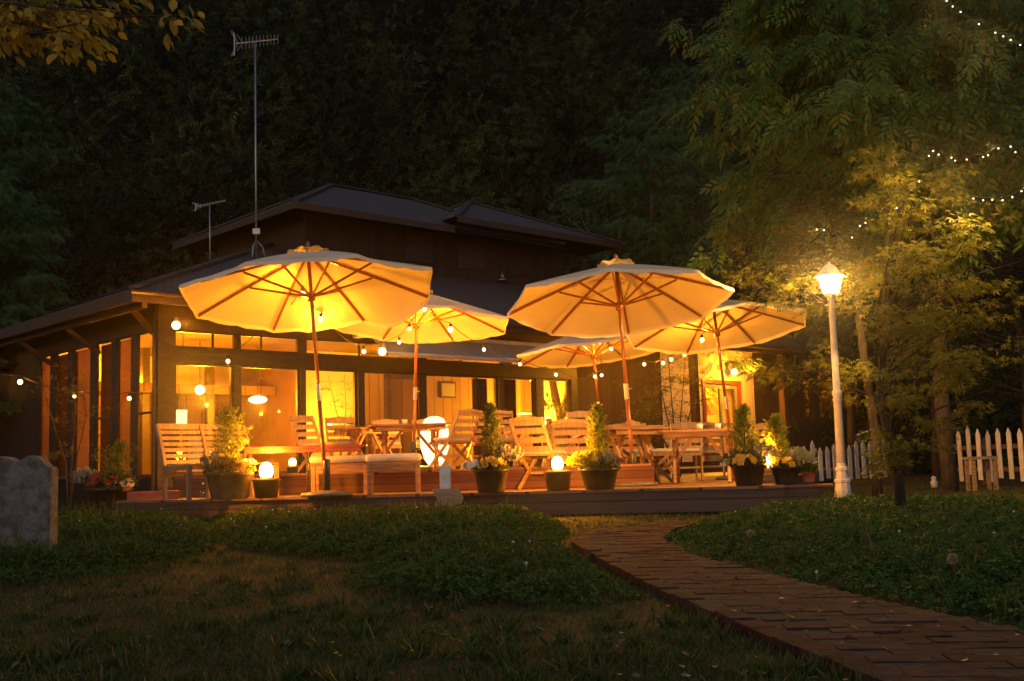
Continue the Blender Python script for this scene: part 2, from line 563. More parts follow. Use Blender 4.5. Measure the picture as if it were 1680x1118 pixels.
# ------------------------------------------------------------------ ground, lawn, hill
def inpoly(P, poly):
    x, y = P[:, 0], P[:, 1]
    r = np.zeros(len(P), bool)
    n = len(poly)
    for i in range(n):
        x1, y1 = poly[i]; x2, y2 = poly[(i + 1) % n]
        c = ((y1 > y) != (y2 > y)) & (x < (x2 - x1) * (y - y1) / (y2 - y1 + 1e-12) + x1)
        r ^= c
    return r
def edgedist(P, poly):
    d = np.full(len(P), 1e9)
    for i in range(len(poly)):
        a = np.array(poly[i]); b = np.array(poly[(i + 1) % len(poly)])
        ab = b - a
        t = np.clip(((P - a) @ ab) / (ab @ ab + 1e-12), 0, 1)
        d = np.minimum(d, np.linalg.norm(P - (a + t[:, None] * ab), axis=1))
    return d
def lump(x, y, s=1.0):
    return (np.sin(x * 2.1 * s + 1.3) * np.cos(y * 1.7 * s + .4) + 0.6 * np.sin(x * 4.3 * s - y * 3.1 * s) + 0.4 * np.sin(x * 9.1 * s + y * 7.7 * s + 2)) / 2

PATH_L = [(1.2, 1.2), (0.95, 2.3), (0.84, 2.96), (0.72, 3.95), (0.62, 4.77), (0.47, 6.6), (0.38, 8.17), (0.55, 9.3), (0.92, 10.15), (1.35, 10.75)]
PATH_R = [(2.05, 1.2), (1.72, 2.6), (1.53, 3.53), (1.35, 4.31), (1.22, 5.21), (1.10, 6.02), (0.97, 6.95), (1.02, 8.3), (1.22, 9.3), (1.62, 10.35)]
PATH = PATH_L + PATH_R[::-1]
# soil mat under the lawn
g = MB()
xs = np.concatenate([[-300, -60, -20], np.linspace(-8, 14, 89), [30, 80, 300]])
ys = np.concatenate([[-60, -10], np.linspace(0, 24, 97), [40, 100, 400]])
XX, YY = np.meshgrid(xs, ys)
near = (np.abs(XX - 3) < 11) & (YY > 0) & (YY < 24)
ZZ = np.where(near, 0.012 * lump(XX, YY, 0.9) - 0.012, -0.02)
V = np.stack([XX, YY, ZZ], -1).reshape(-1, 3)
ny, nx = XX.shape
ii = (np.arange(ny - 1)[:, None] * nx + np.arange(nx - 1)[None, :]).ravel()
Fq = np.stack([ii, ii + 1, ii + 1 + nx, ii + nx], 1).ravel()
M['ground'] = mat("lawn_soil", (0.05, 0.056, 0.014), 0.95, (0.065, 0.045, 0.02), 1.7, bump=0.6, detail=9, spec=0.1, sharp=(0.42, 0.6))
o = np_mesh("ground", V, Fq, np.full(len(ii), 4), M['ground'], smooth=True)
tag(o, kind="structure")

# brick path
bm_ = MB()
r_ = random.Random(5)
def lerp_edge(E_, y):
    for i in range(len(E_) - 1):
        if E_[i][1] <= y <= E_[i + 1][1]:
            t = (y - E_[i][1]) / (E_[i + 1][1] - E_[i][1])
            return E_[i][0] + t * (E_[i + 1][0] - E_[i][0])
    return E_[-1][0]
poly_in = PATH
y = 1.25; row = 0
while y < 10.9:
    xl = lerp_edge(PATH_L, y); xr = lerp_edge(PATH_R, min(y, 10.3))
    if y > 10.35: xr = xl + (10.8 - y) * 1.2
    ang = -0.10 + (0.35 if y > 9 else 0) * min(1, (y - 9)) - 0.04 * math.sin(y)
    x = xl + 0.11 + (0.105 if row % 2 else 0)
    Rb = Matrix.Rotation(0, 3, 'Z')
    while x < xr:
        w = min(0.2, xr - x + 0.03) if xr - x < 0.2 else 0.2
        if w > 0.05:
            Rm = Matrix.Rotation(ang + r_.gauss(0, .02), 3, 'Z') @ Matrix.Rotation(r_.gauss(0, .02), 3, 'X') @ Matrix.Rotation(r_.gauss(0, .01), 3, 'Y')
            bm_.box((x + w / 2, y + (x - xl) * math.tan(ang), 0.002 + r_.gauss(0, .0018)), (w + 0.003, 0.0995, 0.05), Rm)
        x += 0.208
    y += 0.104; row += 1
# left border course, laid lengthwise
for i in range(len(PATH_L) - 1):
    a = Vector((*PATH_L[i], 0)); b = Vector((*PATH_L[i + 1], 0))
    n = max(1, round((b - a).length / 0.208))
    for k in range(n):
        p0 = a.lerp(b, k / n); p1 = a.lerp(b, (k + 0.96) / n)
        d = (p1 - p0).normalized()
        off = Vector((d.y, -d.x, 0)) * 0.045
        z = 0.003 + r_.gauss(0, .003)
        bm_.bar(p0 + off + Vector((0, 0, z)), p1 + off + Vector((0, 0, z + r_.gauss(0, .003))), 0.088, 0.05)
m_, nt, out = new_mat("path_brick")
b_ = N(nt, "ShaderNodeBsdfPrincipled"); b_.inputs["Roughness"].default_value = 0.95
b_.inputs["Specular IOR Level"].default_value = 0.06
geo = N(nt, "ShaderNodeNewGeometry"); rp = N(nt, "ShaderNodeValToRGB")
el = rp.color_ramp.elements
el.new(0.35); el.new(0.7)
for e_, p_, c_ in zip(el, (0, .35, .7, 1), ((0.066, 0.030, 0.026), (0.108, 0.042, 0.034), (0.085, 0.050, 0.046), (0.135, 0.058, 0.046))):
    e_.position = p_; e_.color = (*c_, 1)
tc = N(nt, "ShaderNodeTexCoord"); nz = N(nt, "ShaderNodeTexNoise"); nz.inputs["Scale"].default_value = 18; nz.inputs["Detail"].default_value = 8
nt.links.new(tc.outputs["Object"], nz.inputs[0]); nt.links.new(geo.outputs["Random Per Island"], rp.inputs[0])
mx = N(nt, "ShaderNodeMix", data_type='RGBA'); mx.blend_type = 'MULTIPLY'; mx.inputs[0].default_value = 0.7
r2 = N(nt, "ShaderNodeValToRGB"); r2.color_ramp.elements[0].position = 0.35; r2.color_ramp.elements[1].position = 0.62
r2.color_ramp.elements[0].color = (0.38, 0.36, 0.34, 1)
nt.links.new(nz.outputs[0], r2.inputs[0]); nt.links.new(rp.outputs[0], mx.inputs[6]); nt.links.new(r2.outputs[0], mx.inputs[7])
nt.links.new(mx.outputs[2], b_.inputs["Base Color"])
bp = N(nt, "ShaderNodeBump"); bp.inputs["Strength"].default_value = 0.6; bp.inputs["Distance"].default_value = 0.01
nt.links.new(nz.outputs[0], bp.inputs["Height"]); nt.links.new(bp.outputs[0], b_.inputs["Normal"]); nt.links.new(b_.outputs[0], out.inputs[0])
M['brick'] = m_
bo = bm_.build("brick_path", M['brick'], bevel=0.002)
tag(bo, kind="structure")
sb = MB(); k_ = len(PATH_L)
sv = []
for i in range(k_): sv += [(PATH_L[i][0] + .01, PATH_L[i][1], .0245), (PATH_R[i][0] + .02, PATH_R[i][1], .0245)]
sb.add(sv, [(2 * i, 2 * i + 1, 2 * i + 3, 2 * i + 2) for i in range(k_ - 1)])
tag(sb.build("path_sand", mat("path_sand", (0.03, 0.022, 0.015), 1.0, (0.03, 0.024, 0.015), 30, bump=.6)), kind="structure")

# lawn grass: short blades over the open lawn
DECK_F = [(-5.0, 14.28), (2.95, 12.55)]
def on_deck(P):
    return P[:, 1] > 14.28 + (P[:, 0] + 5.0) * (12.55 - 14.28) / 7.95 - 0.03
CL_R = [(1.12, 8.75), (1.62, 10.2), (2.2, 11.9), (3.4, 13.2), (4.8, 13.2), (5.6, 11.9), (4.6, 9.5), (3.6, 7.0), (2.9, 5.2), (2.2, 3.9), (1.75, 3.3), (1.6, 3.75), (1.45, 4.3), (1.3, 5.2), (1.2, 6.0), (1.08, 7.1)]
CL_C = [(-3.9, 14.1), (-2.6, 13.75), (-1.2, 13.4), (0.35, 12.9), (0.42, 11.0), (0.45, 9.6), (0.3, 8.2), (0.4, 6.6), (0.52, 4.9), (0.3, 4.6), (-0.35, 4.9), (-0.75, 5.4), (-0.95, 6.3), (-0.85, 7.3), (-1.5, 7.9), (-2.1, 8.7), (-2.6, 9.9)]
CL_L = [(-4.3, 14.1), (-3.6, 13.6), (-2.55, 9.9), (-2.3, 8.3), (-2.15, 7.2), (-2.4, 6.6), (-2.75, 6.0), (-3.4, 6.2), (-4.2, 8), (-6.0, 11.5), (-7.5, 15.5), (-5.3, 15.8)]
def scatter(poly, n):
    a = np.array(poly); lo, hi = a.min(0), a.max(0)
    out_ = []
    tot = 0
    while tot < n:
        P = rng.uniform(lo, hi, (n, 2))
        P = P[inpoly(P, poly)]
        out_.append(P); tot += len(P)
    return np.concatenate(out_)[:n]
# distance-weighted sampling of the visible lawn wedge
n = 170000
Yl = 2.4 * (22 / 2.4) ** rng.random(n)
Xl = (rng.random(n) * 1.1 - 0.56) * Yl * 1.0
P = np.stack([Xl, Yl], 1)
P = P[~inpoly(P, PATH) & ~(on_deck(P) & (P[:, 0] < 3.2))]
dens = lump(P[:, 0], P[:, 1], 1.3) + 0.5 * lump(P[:, 0] + 7, P[:, 1] - 3, 3.1)
P = P[rng.random(len(P)) < np.clip(0.62 + dens * 0.55, 0.16, 1)]
n = len(P)
lean = rng.normal(size=(n, 3)) * np.array([.55, .55, 0]) + np.array([0, 0, 0.75])
side = unit(n); side[:, 2] = 0
sz = rng.uniform(0.018, 0.05, n) * (0.8 + 0.4 * (P[:, 1] > 9)) * (1 + 0.5 * np.clip(lump(P[:, 0], P[:, 1], 2.2), 0, 1))
M['grass'] = leaf_mat("lawn_grass", [(0.032, 0.075, 0.008), (0.055, 0.10, 0.012), (0.085, 0.095, 0.022), (0.12, 0.09, 0.034)], 0.25)
BL = ([(0, -0.07, 0), (0.5, -0.055, 0), (1, 0, -.1), (0.5, 0.055, 0), (0, 0.07, 0)], [(0, 1, 2, 3, 4)])
pos = np.concatenate([P, np.full((n, 1), -0.012)], 1)
nt_ = 2600
Yt = 2.6 * (16 / 2.6) ** rng.random(nt_); Xt = (rng.random(nt_) * 1.05 - 0.53) * Yt
T0 = np.stack([Xt, Yt], 1); T0 = T0[~inpoly(T0, PATH) & ~on_deck(T0)]
T0 = T0[rng.random(len(T0)) < np.clip(.35 + .6 * lump(T0[:, 0], T0[:, 1], 1.9), .08, 1)]
kk = 22
Tp = np.repeat(T0, kk, 0) + rng.normal(size=(len(T0) * kk, 2)) * .022
tl = rng.normal(size=(len(Tp), 3)) * np.array([.6, .6, 0]) + np.array([0, 0, .9])
pos = np.concatenate([pos, np.concatenate([Tp, np.full((len(Tp), 1), -.01)], 1)])
lean = np.concatenate([lean, tl]); sd = unit(len(Tp)); sd[:, 2] = 0; side = np.concatenate([side, sd])
sz = np.concatenate([sz, np.repeat(rng.uniform(.035, .085, len(T0)), kk) * rng.uniform(.6, 1.1, len(Tp))])
tag(inst("lawn_grass", BL, pos, lean, side, sz, M['grass']), "thin short lawn grass with dry brown patches in the foreground", "grass", kind="stuff")

# fallen leaves scattered on lawn and path
n = 420
Yf = 2.7 * (13 / 2.7) ** rng.random(n); Xf = (rng.random(n) * 1.0 - 0.5) * Yf
Pf = np.stack([Xf, Yf, np.full(n, .02)], 1)
Pf[inpoly(Pf[:, :2], PATH), 2] = .036
Pf = Pf[~on_deck(Pf)]; n = len(Pf)
nr = rng.normal(size=(n, 3)) * .25 + np.array([0, 0, 1.]); Xd = unit(n); Xd[:, 2] *= .2
tag(inst("fallen_leaves", OVAL, Pf, Xd, np.cross(nr, Xd), rng.uniform(.018, .04, n), leaf_mat("dry_leaf", [(0.12, 0.07, 0.03), (0.2, 0.13, 0.06), (0.08, 0.05, 0.025)], .1)), "small dry leaves scattered over the lawn and brick path", "leaves", kind="stuff")

# clover patches
def clover_patch(poly, n, hmax, name, label, colors, flowers):
    P = scatter(poly, n)
    ed = edgedist(P, poly)
    h = hmax * np.clip(ed / 0.5, 0, 1) ** 0.6 * (0.8 + 0.45 * lump(P[:, 0], P[:, 1], 2.4) + .3 * lump(P[:, 0] + 3, P[:, 1], 6.1))
    keep = ~(inpoly(P, PATH) & (edgedist(P, PATH) > 0.03)) & (rng.random(n) < np.clip(0.12 + ed * 2.2 + .55 * lump(P[:, 0] * 2, P[:, 1] * 2, 2.3), 0.03, 1))
    P, h = P[keep], h[keep]
    n = len(P)
    z = np.clip(h, 0.015, 1) * rng.uniform(0.45, 1.05, n)
    nrm = rng.normal(size=(n, 3)) * 0.55 + np.array([0, -0.2, 1.0])
    X = np.cross(nrm, unit(n)); Y = np.cross(nrm, X)
    pos = np.concatenate([P, z[:, None]], 1)
    m = leaf_mat(name + "_leaf", colors, 0.2, 0.8)
    o = inst(name, CLOVER, pos, X, Y, rng.uniform(0.010, 0.026, n) * (1 + 0.25 * (P[:, 1] > 8)), m)
    q = np.where((rng.random(n) < .045) & (ed[keep] > .05))[0]
    gp = pos[q].copy(); gp[:, 2] = 0
    inst(name + "_stems", ([(0, -.05, 0), (.5, -.04, .02), (1, 0, -.15), (.5, .04, .02), (0, .05, 0)], [(0, 1, 2, 3, 4)]), gp, rng.normal(size=(len(q), 3)) * .3 + np.array([0, 0, 1.]), unit(len(q)), h[q] * rng.uniform(.9, 1.7, len(q)) + .02, M['grass'], o)
    tag(o, label, "clover", kind="stuff")
    return P, h
CC = [(0.022, 0.062, 0.008), (0.035, 0.092, 0.010), (0.052, 0.12, 0.012), (0.075, 0.14, 0.016)]
Pr, hr = clover_patch(CL_R, 84000, 0.13, "clover_right", "dense dark green clover patch right of the brick path under the lamp post", CC, 0)
Pc, hc = clover_patch(CL_C, 84000, 0.15, "clover_middle", "dense clover patch between the deck front and the brick path", CC, 0)
Pl, hl = clover_patch(CL_L, 64000, 0.17, "clover_left", "dense clover patch beside the stone slab at the left", CC, 0)
for n_, o_ in (("clover_right", "clover"), ("clover_middle", "clover"), ("clover_left", "clover")):
    bpy.data.objects[n_].name = "clover"
# white clover heads sprinkled in them
fl = MB()
r_ = random.Random(9)
def heads(P, h, k, sel):
    idx = [i for i in r_.sample(range(len(P)), 4000) if sel(P[i])][:k]
    for i in idx:
        z = h[i] + 0.02
        fl.sphere((P[i][0], P[i][1], z), 0.0085, 6)
        fl.tube([(P[i][0], P[i][1], 0.0), (P[i][0], P[i][1], z)], 0.001, 3, False)
heads(Pc, hc, 26, lambda p: p[0] < -1.0 and p[1] > 8)
heads(Pc, hc, 12, lambda p: p[0] > -0.9)
heads(Pr, hr, 16, lambda p: True)
heads(Pl, hl, 12, lambda p: True)
M['flower_white'] = leaf_mat("white_petal", [(0.70, 0.66, 0.60), (0.78, 0.75, 0.70)], 0.2)
tag(fl.build("clover_flowers", M['flower_white']), "tiny white clover heads sprinkled over the clover patches", "clover flowers", kind="stuff")

# dandelion seed heads on stalks
M['seed'] = leaf_mat("dandelion_down", [(0.50, 0.44, 0.34), (0.60, 0.54, 0.44)], 0.5)
M['stalk'] = mat("stalk", (0.12, 0.13, 0.04), 0.6)
def dandelion(px, py, Y, label, r=0.019, h=None):
    p = at(px, py, Y)
    e = empty("dandelion", (p.x, p.y, 0), 0, label, "dandelion", "dandelions standing above the clover")
    s = MB(); s.tube([(0.02, 0, 0), (0.008, 0, p.z * .5), (0, 0, p.z)], 0.0022, 5)
    s.build("stalk", M['stalk'], e)
    n = 260
    d = unit(n)
    pos = d * r * 0.15 + np.array([0, 0, p.z])
    t = ([(0, 0, 0), (1, .0, 0), (0.9, .22, 0), (1.08, 0, 0.0), (0.9, -.22, 0)], [(0, 1, 2), (1, 2, 3, 4)])
    inst("seed_head", t, pos, d, unit(n), r * rng.uniform(.85, 1.05, n), M['seed'], e)
dandelion(818, 880, 7.4, "tall pale dandelion seed head in the clover left of the path", 0.019)
dandelion(1231, 875, 6.6, "round dandelion seed head in the clover just right of the path bend", 0.019)
dandelion(1563, 917, 4.6, "round dandelion seed head nearest the right edge of the photo", 0.019)
dandelion(1548, 850, 6.6, "bare yellowish dandelion stalk rising near the maple trunk", 0.007)

# ------------------------------------------------------------------ decks
def deck_poly(name, poly, ztop, zbot, mtop, mface, parent=None):
    n = len(poly)
    a = MB(); a.add([(x, y, ztop) for x, y in poly] + [(x, y, ztop - 0.03) for x, y in poly],
                    [tuple(range(n)), tuple(range(2 * n - 1, n - 1, -1))] + [((i + 1) % n, i, i + n, (i + 1) % n + n) for i in range(n)])
    a.build("deck_boards", mtop, parent)
    return
def inset(poly, d=0.02):
    c = sum((Vector(p) for p in poly), Vector((0, 0))) / len(poly)
    return [tuple(Vector(p) + (c - Vector(p)).normalized() * d) for p in poly]
def make_deck(name, poly, ztop, mface, label, cat="deck"):
    e = empty(name, (0, 0, 0), 0, label, cat)
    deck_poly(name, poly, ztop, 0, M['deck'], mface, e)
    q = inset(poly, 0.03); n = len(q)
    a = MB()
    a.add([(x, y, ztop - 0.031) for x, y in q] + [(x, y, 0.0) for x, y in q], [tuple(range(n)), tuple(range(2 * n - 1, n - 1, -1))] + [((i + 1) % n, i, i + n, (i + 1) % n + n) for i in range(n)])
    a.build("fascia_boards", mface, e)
    return e
LOW = [(-5.0, 14.28), (2.95, 12.55), (4.1, 17.5), (9.0, 32.0), (6.9, 31.6), (-5.0, 17.6)]
make_deck("lower_deck", LOW, 0.28, M['deck_face'], "long low timber deck along the lawn edge carrying the umbrellas and pots")
UPD = [(-4.7, 15.55), (1.75, 14.28), (3.3, 28.55), (-4.7, 21.05)]
make_deck("upper_deck", UPD, 0.56, M['riser'], "raised inner deck with red-brown riser in front of the glazed wall")
# small plank ledge at the right end
e = empty("plank_ledge", (3.12, 12.75, 0), math.radians(-10), "small low plank ledge extending the deck front at its right end", "ledge")
MB().box((0.1, 0.16, 0.262), (0.62, 0.34, 0.03)).build("plank", M['redwood'], e, bevel=0.003)
MB().box((0.02, 0.12, 0.18), (0.46, 0.22, 0.13)).build("beam", M['deck_face'], e, bevel=0.003)
for x in (-0.16, 0.36): MB().box((x, 0.16, 0.06), (0.09, 0.09, 0.12)).build("leg", M['teak'], e)
# low red timber lying on the deck at the left
e = MB().box((0, 0, 0.05), (0.62, 0.2, 0.11)).build("red_timber_block", M['redwood'], bevel=0.005)
p = gx(252, 14.6, 0.281); e.location = p; e.rotation_euler = (0, 0, 0.15)
tag(e, "low red timber block on the deck's left end beside the corner pillar", "block")

# ------------------------------------------------------------------ the restaurant building
A0 = math.radians(43.03)
Uv = Vector((math.cos(A0), math.sin(A0), 0)); Vv = Vector((-math.sin(A0), math.cos(A0), 0))
C0 = Vector((-6.2636, 19.8648, 0))
def wp(px, py, yl=0.0):
    d = ray(px, py); o_ = Vector((0, 0, CZ)) - C0
    s = (yl - o_.dot(Vv)) / d.dot(Vv)
    P = o_ + d * s
    return P.dot(Uv), P.z
def lp(px, py, xl=0.0):
    d = ray(px, py); o_ = Vector((0, 0, CZ)) - C0
    s = (xl - o_.dot(Uv)) / d.dot(Uv)
    P = o_ + d * s
    return P.dot(Vv), P.z
def wloc(x, y, z):
    return C0 + Uv * x + Vv * y + Vector((0, 0, z))
bld = empty("restaurant_building", C0, A0, "dark timber restaurant building with glowing glazed walls and hipped shingle roofs", "restaurant")
FL, HD, LT, TH = 0.565, 2.59, 2.86, 3.17        # floor, head, lintel top, transom head
ZE = 3.65
def part(mb, name, m, parent=bld, **k): return mb.build(name, m, parent, **k)
# plinth & floor
part(MB().span((0, 0.0, 0), (24, 0.12, FL - 0.005)), "plinth", M['wall_dark'])
part(MB().span((0.0, 0.14, 0), (0.06, 12, FL - 0.005)), "plinth", M['wall_dark'])
part(MB().span((0.13, 0.13, FL - 0.06), (24, 8, FL - 0.01)), "floor", M['floor_in'])
part(MB().span((-0.0, 0.25, 3.30), (24, 8, 3.34)), "ceiling", M['ceiling'])
# posts and lintels of the front
posts = [(0.0, 0.33), (1.50, 1.63), (2.92, 3.03), (4.26, 4.42), (5.80, 6.02), (8.09, 8.22), (9.25, 9.50), (10.42, 10.62)]
for a, b in posts:
    part(MB().span((a, -0.05, FL if a else 0.0), (b, 0.13, HD)), "post", M['frame'], bevel=0.006)
part(MB().span((0.0, -0.055, HD), (10.62, 0.14, LT)), "lintel", M['frame'], bevel=0.006)
part(MB().span((0.0, -0.03, TH), (10.62, 0.12, 3.60)), "upper_wall", M['beam'])
for a, b in [(0.0, 0.33), (1.55, 1.63), (2.92, 3.06), (5.80, 6.02), (8.25, 8.5), (10.42, 10.62)]:
    part(MB().span((a, -0.05, LT), (b, 0.13, TH)), "post", M['frame'])
def win(x0, x1, z0, z1, mull=(), parent=bld, fw=0.045, gl='glass', axis='x', y=0.04):
    f = MB()
    def sp_(a0, a1, c0, c1, d0=-0.03, d1=0.03):
        if axis == 'x': f.span((a0, y + d0, c0), (a1, y + d1, c1))
        else: f.span((y + d0 * .5, a0, c0), (y + d1 * .5, a1, c1))
    sp_(x0, x1, z0, z0 + fw); sp_(x0, x1, z1 - fw, z1)
    sp_(x0, x0 + fw, z0 + fw, z1 - fw); sp_(x1 - fw, x1, z0 + fw, z1 - fw)
    for q in mull: sp_(q - 0.015, q + 0.015, z0 + fw, z1 - fw, -0.02, 0.02)
    fo = f.build("window", M['frame'], parent)
    g_ = MB()
    if axis == 'x': g_.span((x0 + fw, y - .003, z0 + fw), (x1 - fw, y + .003, z1 - fw))
    else: g_.span((y - .003, x0 + fw, z0 + fw), (y + .003, x1 - fw, z1 - fw))
    g_.build("pane", M[gl], fo)
    return fo
for a, b in [(.33, 1.50), (1.63, 2.92), (3.03, 4.26), (4.42, 5.80), (6.02, 8.09), (8.22, 9.25), (9.50, 10.42)]:
    mm = ((a + b) / 2,) if b - a > 1.8 else ()
    win(a, b, FL, HD, () if mm else mm)
for a, b, mu in [(.33, 1.55, (1.10,)), (1.63, 2.92, (2.1,)), (3.06, 5.8, (4.35,)), (6.02, 8.25, (7.05,)), (8.5, 10.42, (9.4,))]:
    win(a, b, LT, TH, mu, fw=0.03)
# front wall right of the glazing
part(MB().span((10.62, 0.0, FL), (13.81, 0.14, 3.60)), "cladding", M['wall_dark'])
d0, d1 = wp(1158, 700)[0], wp(1213, 700)[0]
wx0, wx1 = 13.81, 17.85
dz = 2.66
part(MB().span((wx0, -0.02, FL), (d0 - .12, 0.14, 3.60)).span((d1 + .12, -0.02, FL), (wx1, 0.14, 3.60)).span((d0 - .12, -0.02, dz + .1), (d1 + .12, 0.14, 3.60)), "white_board_wall", M['wall_white'])
dj = MB().span((d0 - .12, -0.05, FL), (d0, 0.15, dz)).span((d1, -0.05, FL), (d1 + .12, 0.15, dz)).span((d0 - .12, -0.05, dz), (d1 + .12, 0.15, dz + .1))
part(dj, "door_frame", M['redwood'])
dm = (d0 + d1) / 2
dr = MB()
for a, b in ((d0, d0 + .1), (dm - .05, dm + .05), (d1 - .1, d1)): dr.span((a + .002, 0.02, FL), (b - .002, 0.07, dz))
for a, b in ((FL, FL + .2), (dz - .12, dz), (FL + .95, FL + 1.03)): dr.span((d0 + .1, 0.022, a), (d1 - .1, 0.068, b))
dro = part(dr, "door", M['door_blue'])
MB().span((d0 + .1, 0.04, FL + .2), (d1 - .1, 0.046, dz - .12)).build("pane", M['glass'], dro)
MB().tube([(dm - .09, 0.0, FL + .9), (dm - .09, -0.03, FL + .92), (dm - .09, -0.03, FL + 1.15), (dm - .09, 0.0, FL + 1.17)], 0.012).build("handle", M['brass'], dro)
w0, w1 = wp(1318, 640)[0], wp(1412, 640)[0]
wz0, wz1 = 1.75, 3.25
part(MB().span((17.85, 0.0, FL), (w0, 0.14, 3.60)).span((w1, 0.0, FL), (24, 0.14, 3.60)).span((w0, 0.0, FL), (w1, 0.14, wz0)).span((w0, 0.0, wz1), (w1, 0.14, 3.60)), "cladding", M['wall_dark'])
wa = w0 + (w1 - w0) * .14; wb = w0 + (w1 - w0) * .24
win(w0, wa, wz0, wz1); win(wb, w1, wz0, wz1, (wb + (w1 - wb) * .6,))
part(MB().span((wa, -0.03, wz0), (wb, 0.12, wz1)), "post", M['frame'])
# veranda posts
for px in (1142, 1288):
    t_, _ = wp(px, 700, -0.85)
    part(MB().span((t_ - .09, -0.94, 0.0), (t_ + .09, -0.76, 3.48)), "veranda_post", M['beam'], bevel=0.008)
# left side wall (along +y at x=0)
lw = {px: lp(px, 640)[0] for px in (252, 225, 216, 205, 193, 183, 158, 149, 130, 120, 112, 92, 83, 66)}
pl = [(0.13, 0.2)]
segs = [(lw[252], lw[225], 'glass_side'), (lw[216], lw[193], 'glass_side'), (lw[183], lw[158], 'glass_side'), (lw[149], lw[120], 'glass_side'), (lw[112], lw[92], 'glass_side'), (lw[83], lw[66], 'glass_side')]
prev = 0.04
for a, b, gmat in segs:
    part(MB().span((-0.01, prev, FL), (0.035, a, TH)), "post", M['frame'])
    win(a, b, FL, TH, (), axis='y', gl=gmat, y=0.015)
    prev = b
for a, b in ((lw[252], lw[225]), (lw[183], lw[158]), (lw[112], lw[92])):
    part(MB().span((0.002, a + .045, FL + 1.12), (0.03, b - .045, FL + 1.16)), "rail", M['frame'])
part(MB().span((-0.02, prev, 0), (0.035, 12, TH)), "side_wall", M['wall_dark'])
part(MB().span((-0.02, 0.0, TH), (0.13, 12, 3.60)), "upper_wall", M['beam'])
# blinds inside the side windows
for a, b in ((lw[83], lw[66]), (lw[149] + .02, lw[130]), (lw[205] - .05, lw[193])):
    part(MB().span((0.07, a - .05, FL + .05), (0.08, b + .25, TH - .05)), "blind", M['blind'])
for a, b in ((lw[120], lw[92]), (lw[183], lw[158] - .28)):
    part(MB().span((0.10, a - .05, FL + .05), (0.11, b + .3, TH - .05)), "curtain", M['curtain'])
# annex on the far left
part(MB().span((-2.4, 7.2, 0), (-0.03, 12, 3.0)), "annex", M['wall_dark'])
# interior walls
xs_ = wp(498, 640, 3.0)[0]
part(MB().span((0.2, 6.0, FL), (xs_, 6.1, 3.3)), "inner_wall", M['inner_brown'])
part(MB().span((0.2, 5.6, 2.5), (xs_ + .8, 5.99, 3.3)), "inner_wall", M['inner_pale'])  # pale band paints in the lit top of the brown back wall
part(MB().span((xs_, 3.0, FL), (13.2, 3.08, 3.3)), "inner_wall", M['inner'])
part(MB().span((xs_ - .08, 3.0, FL), (xs_ - .001, 6.0, 3.3)), "inner_wall", M['inner_brown'])
part(MB().span((xs_, 2.93, FL), (wp(592, 640, 2.95)[0], 2.995, 3.3)), "inner_wall", M['inner_pale'])
a, b = wp(640, 640, 2.9)[0], wp(688, 640, 2.9)[0]
part(MB().span((a, 2.9, FL), (b, 2.98, 2.75)), "inner_door", M['inner_brown'])
part(MB().span((a - .12, 2.86, FL), (a, 2.99, 2.85)).span((a - .12, 2.86, 2.75), (b + .1, 2.99, 2.85)), "inner_door_frame", M['frame'])
a, b = wp(884, 640, 2.4)[0], wp(936, 640, 2.4)[0]
part(MB().span((a, 2.4, FL), (13.2, 2.45, 3.3)), "inner_wall", M['inner_pale'])
part(MB().span((13.1, 0.14, FL), (13.2, 2.4, 3.3)), "inner_wall", M['inner_pale'])
for i, (px, py, w_, h_) in enumerate(((655, 640, .0, 0), (735, 640, .5, .4), (790, 625, .34, .46))):
    if w_:
        tx, tz = wp(px, py, 2.97)
        f_ = part(MB().span((tx - w_ / 2, 2.955, tz - h_ / 2), (tx + w_ / 2, 2.995, tz + h_ / 2)), "picture_frame", M['frame'])
        MB().span((tx - w_ / 2 + .04, 2.95, tz - h_ / 2 + .04), (tx + w_ / 2 - .04, 2.956, tz + h_ / 2 - .04)).build("picture", M['canvas'], f_)
tx = wp(618, 660, 2.6)[0]
part(MB().span((tx - .35, 2.6, FL), (tx + .25, 2.92, FL + 1.0)), "cabinet", M['inner_brown'])
for q in (.35, .7): part(MB().span((tx - .34, 2.585, FL + q), (tx + .24, 2.6, FL + q + .03)), "cabinet_edge", M['teak'])
for xx in (1.2, 2.3, 3.2): part(MB().span((xx, 5.55, 1.2), (xx + .06, 5.98, 2.5)), "inner_stud", M['frame'])
part(MB().span((.3, 5.9, 1.55), (4.4, 5.995, 1.62)), "dado_rail", M['teak'])
# posts inside the first room
for x in (1.6, 3.1):
    part(MB().span((x, 4.0, FL), (x + .16, 4.16, 3.3)), "inner_post", M['frame'])
part(MB().span((0.2, 3.98, 2.35), (xs_ - .1, 4.18, 2.55)), "inner_beam", M['inner_brown'])
# curtains behind the glass (px 822-880): folded sheets
def folds(x0, x1, y, z0, z1, n=9, amp=0.05):
    mb = MB(); k = n * 6
    vs = []
    for i in range(k + 1):
        t = i / k
        vs.append((x0 + (x1 - x0) * t, y + amp * math.sin(t * n * 2 * math.pi), z0)); vs.append((x0 + (x1 - x0) * t, y + amp * math.sin(t * n * 2 * math.pi), z1))
    for i in range(k + 1):
        vs.append((vs[2 * i][0], vs[2 * i][1] + .012, z0)); vs.append((vs[2 * i][0], vs[2 * i][1] + .012, z1))
    q = 2 * (k + 1)
    fs = [(2 * i, 2 * i + 2, 2 * i + 3, 2 * i + 1) for i in range(k)] + [(q + 2 * i, q + 2 * i + 1, q + 2 * i + 3, q + 2 * i + 2) for i in range(k)]
    return mb.add(vs, fs)
part(folds(8.35, 8.95, 0.35, FL + .02, HD - .02, 7), "curtain", M['curtain'], smooth=True)
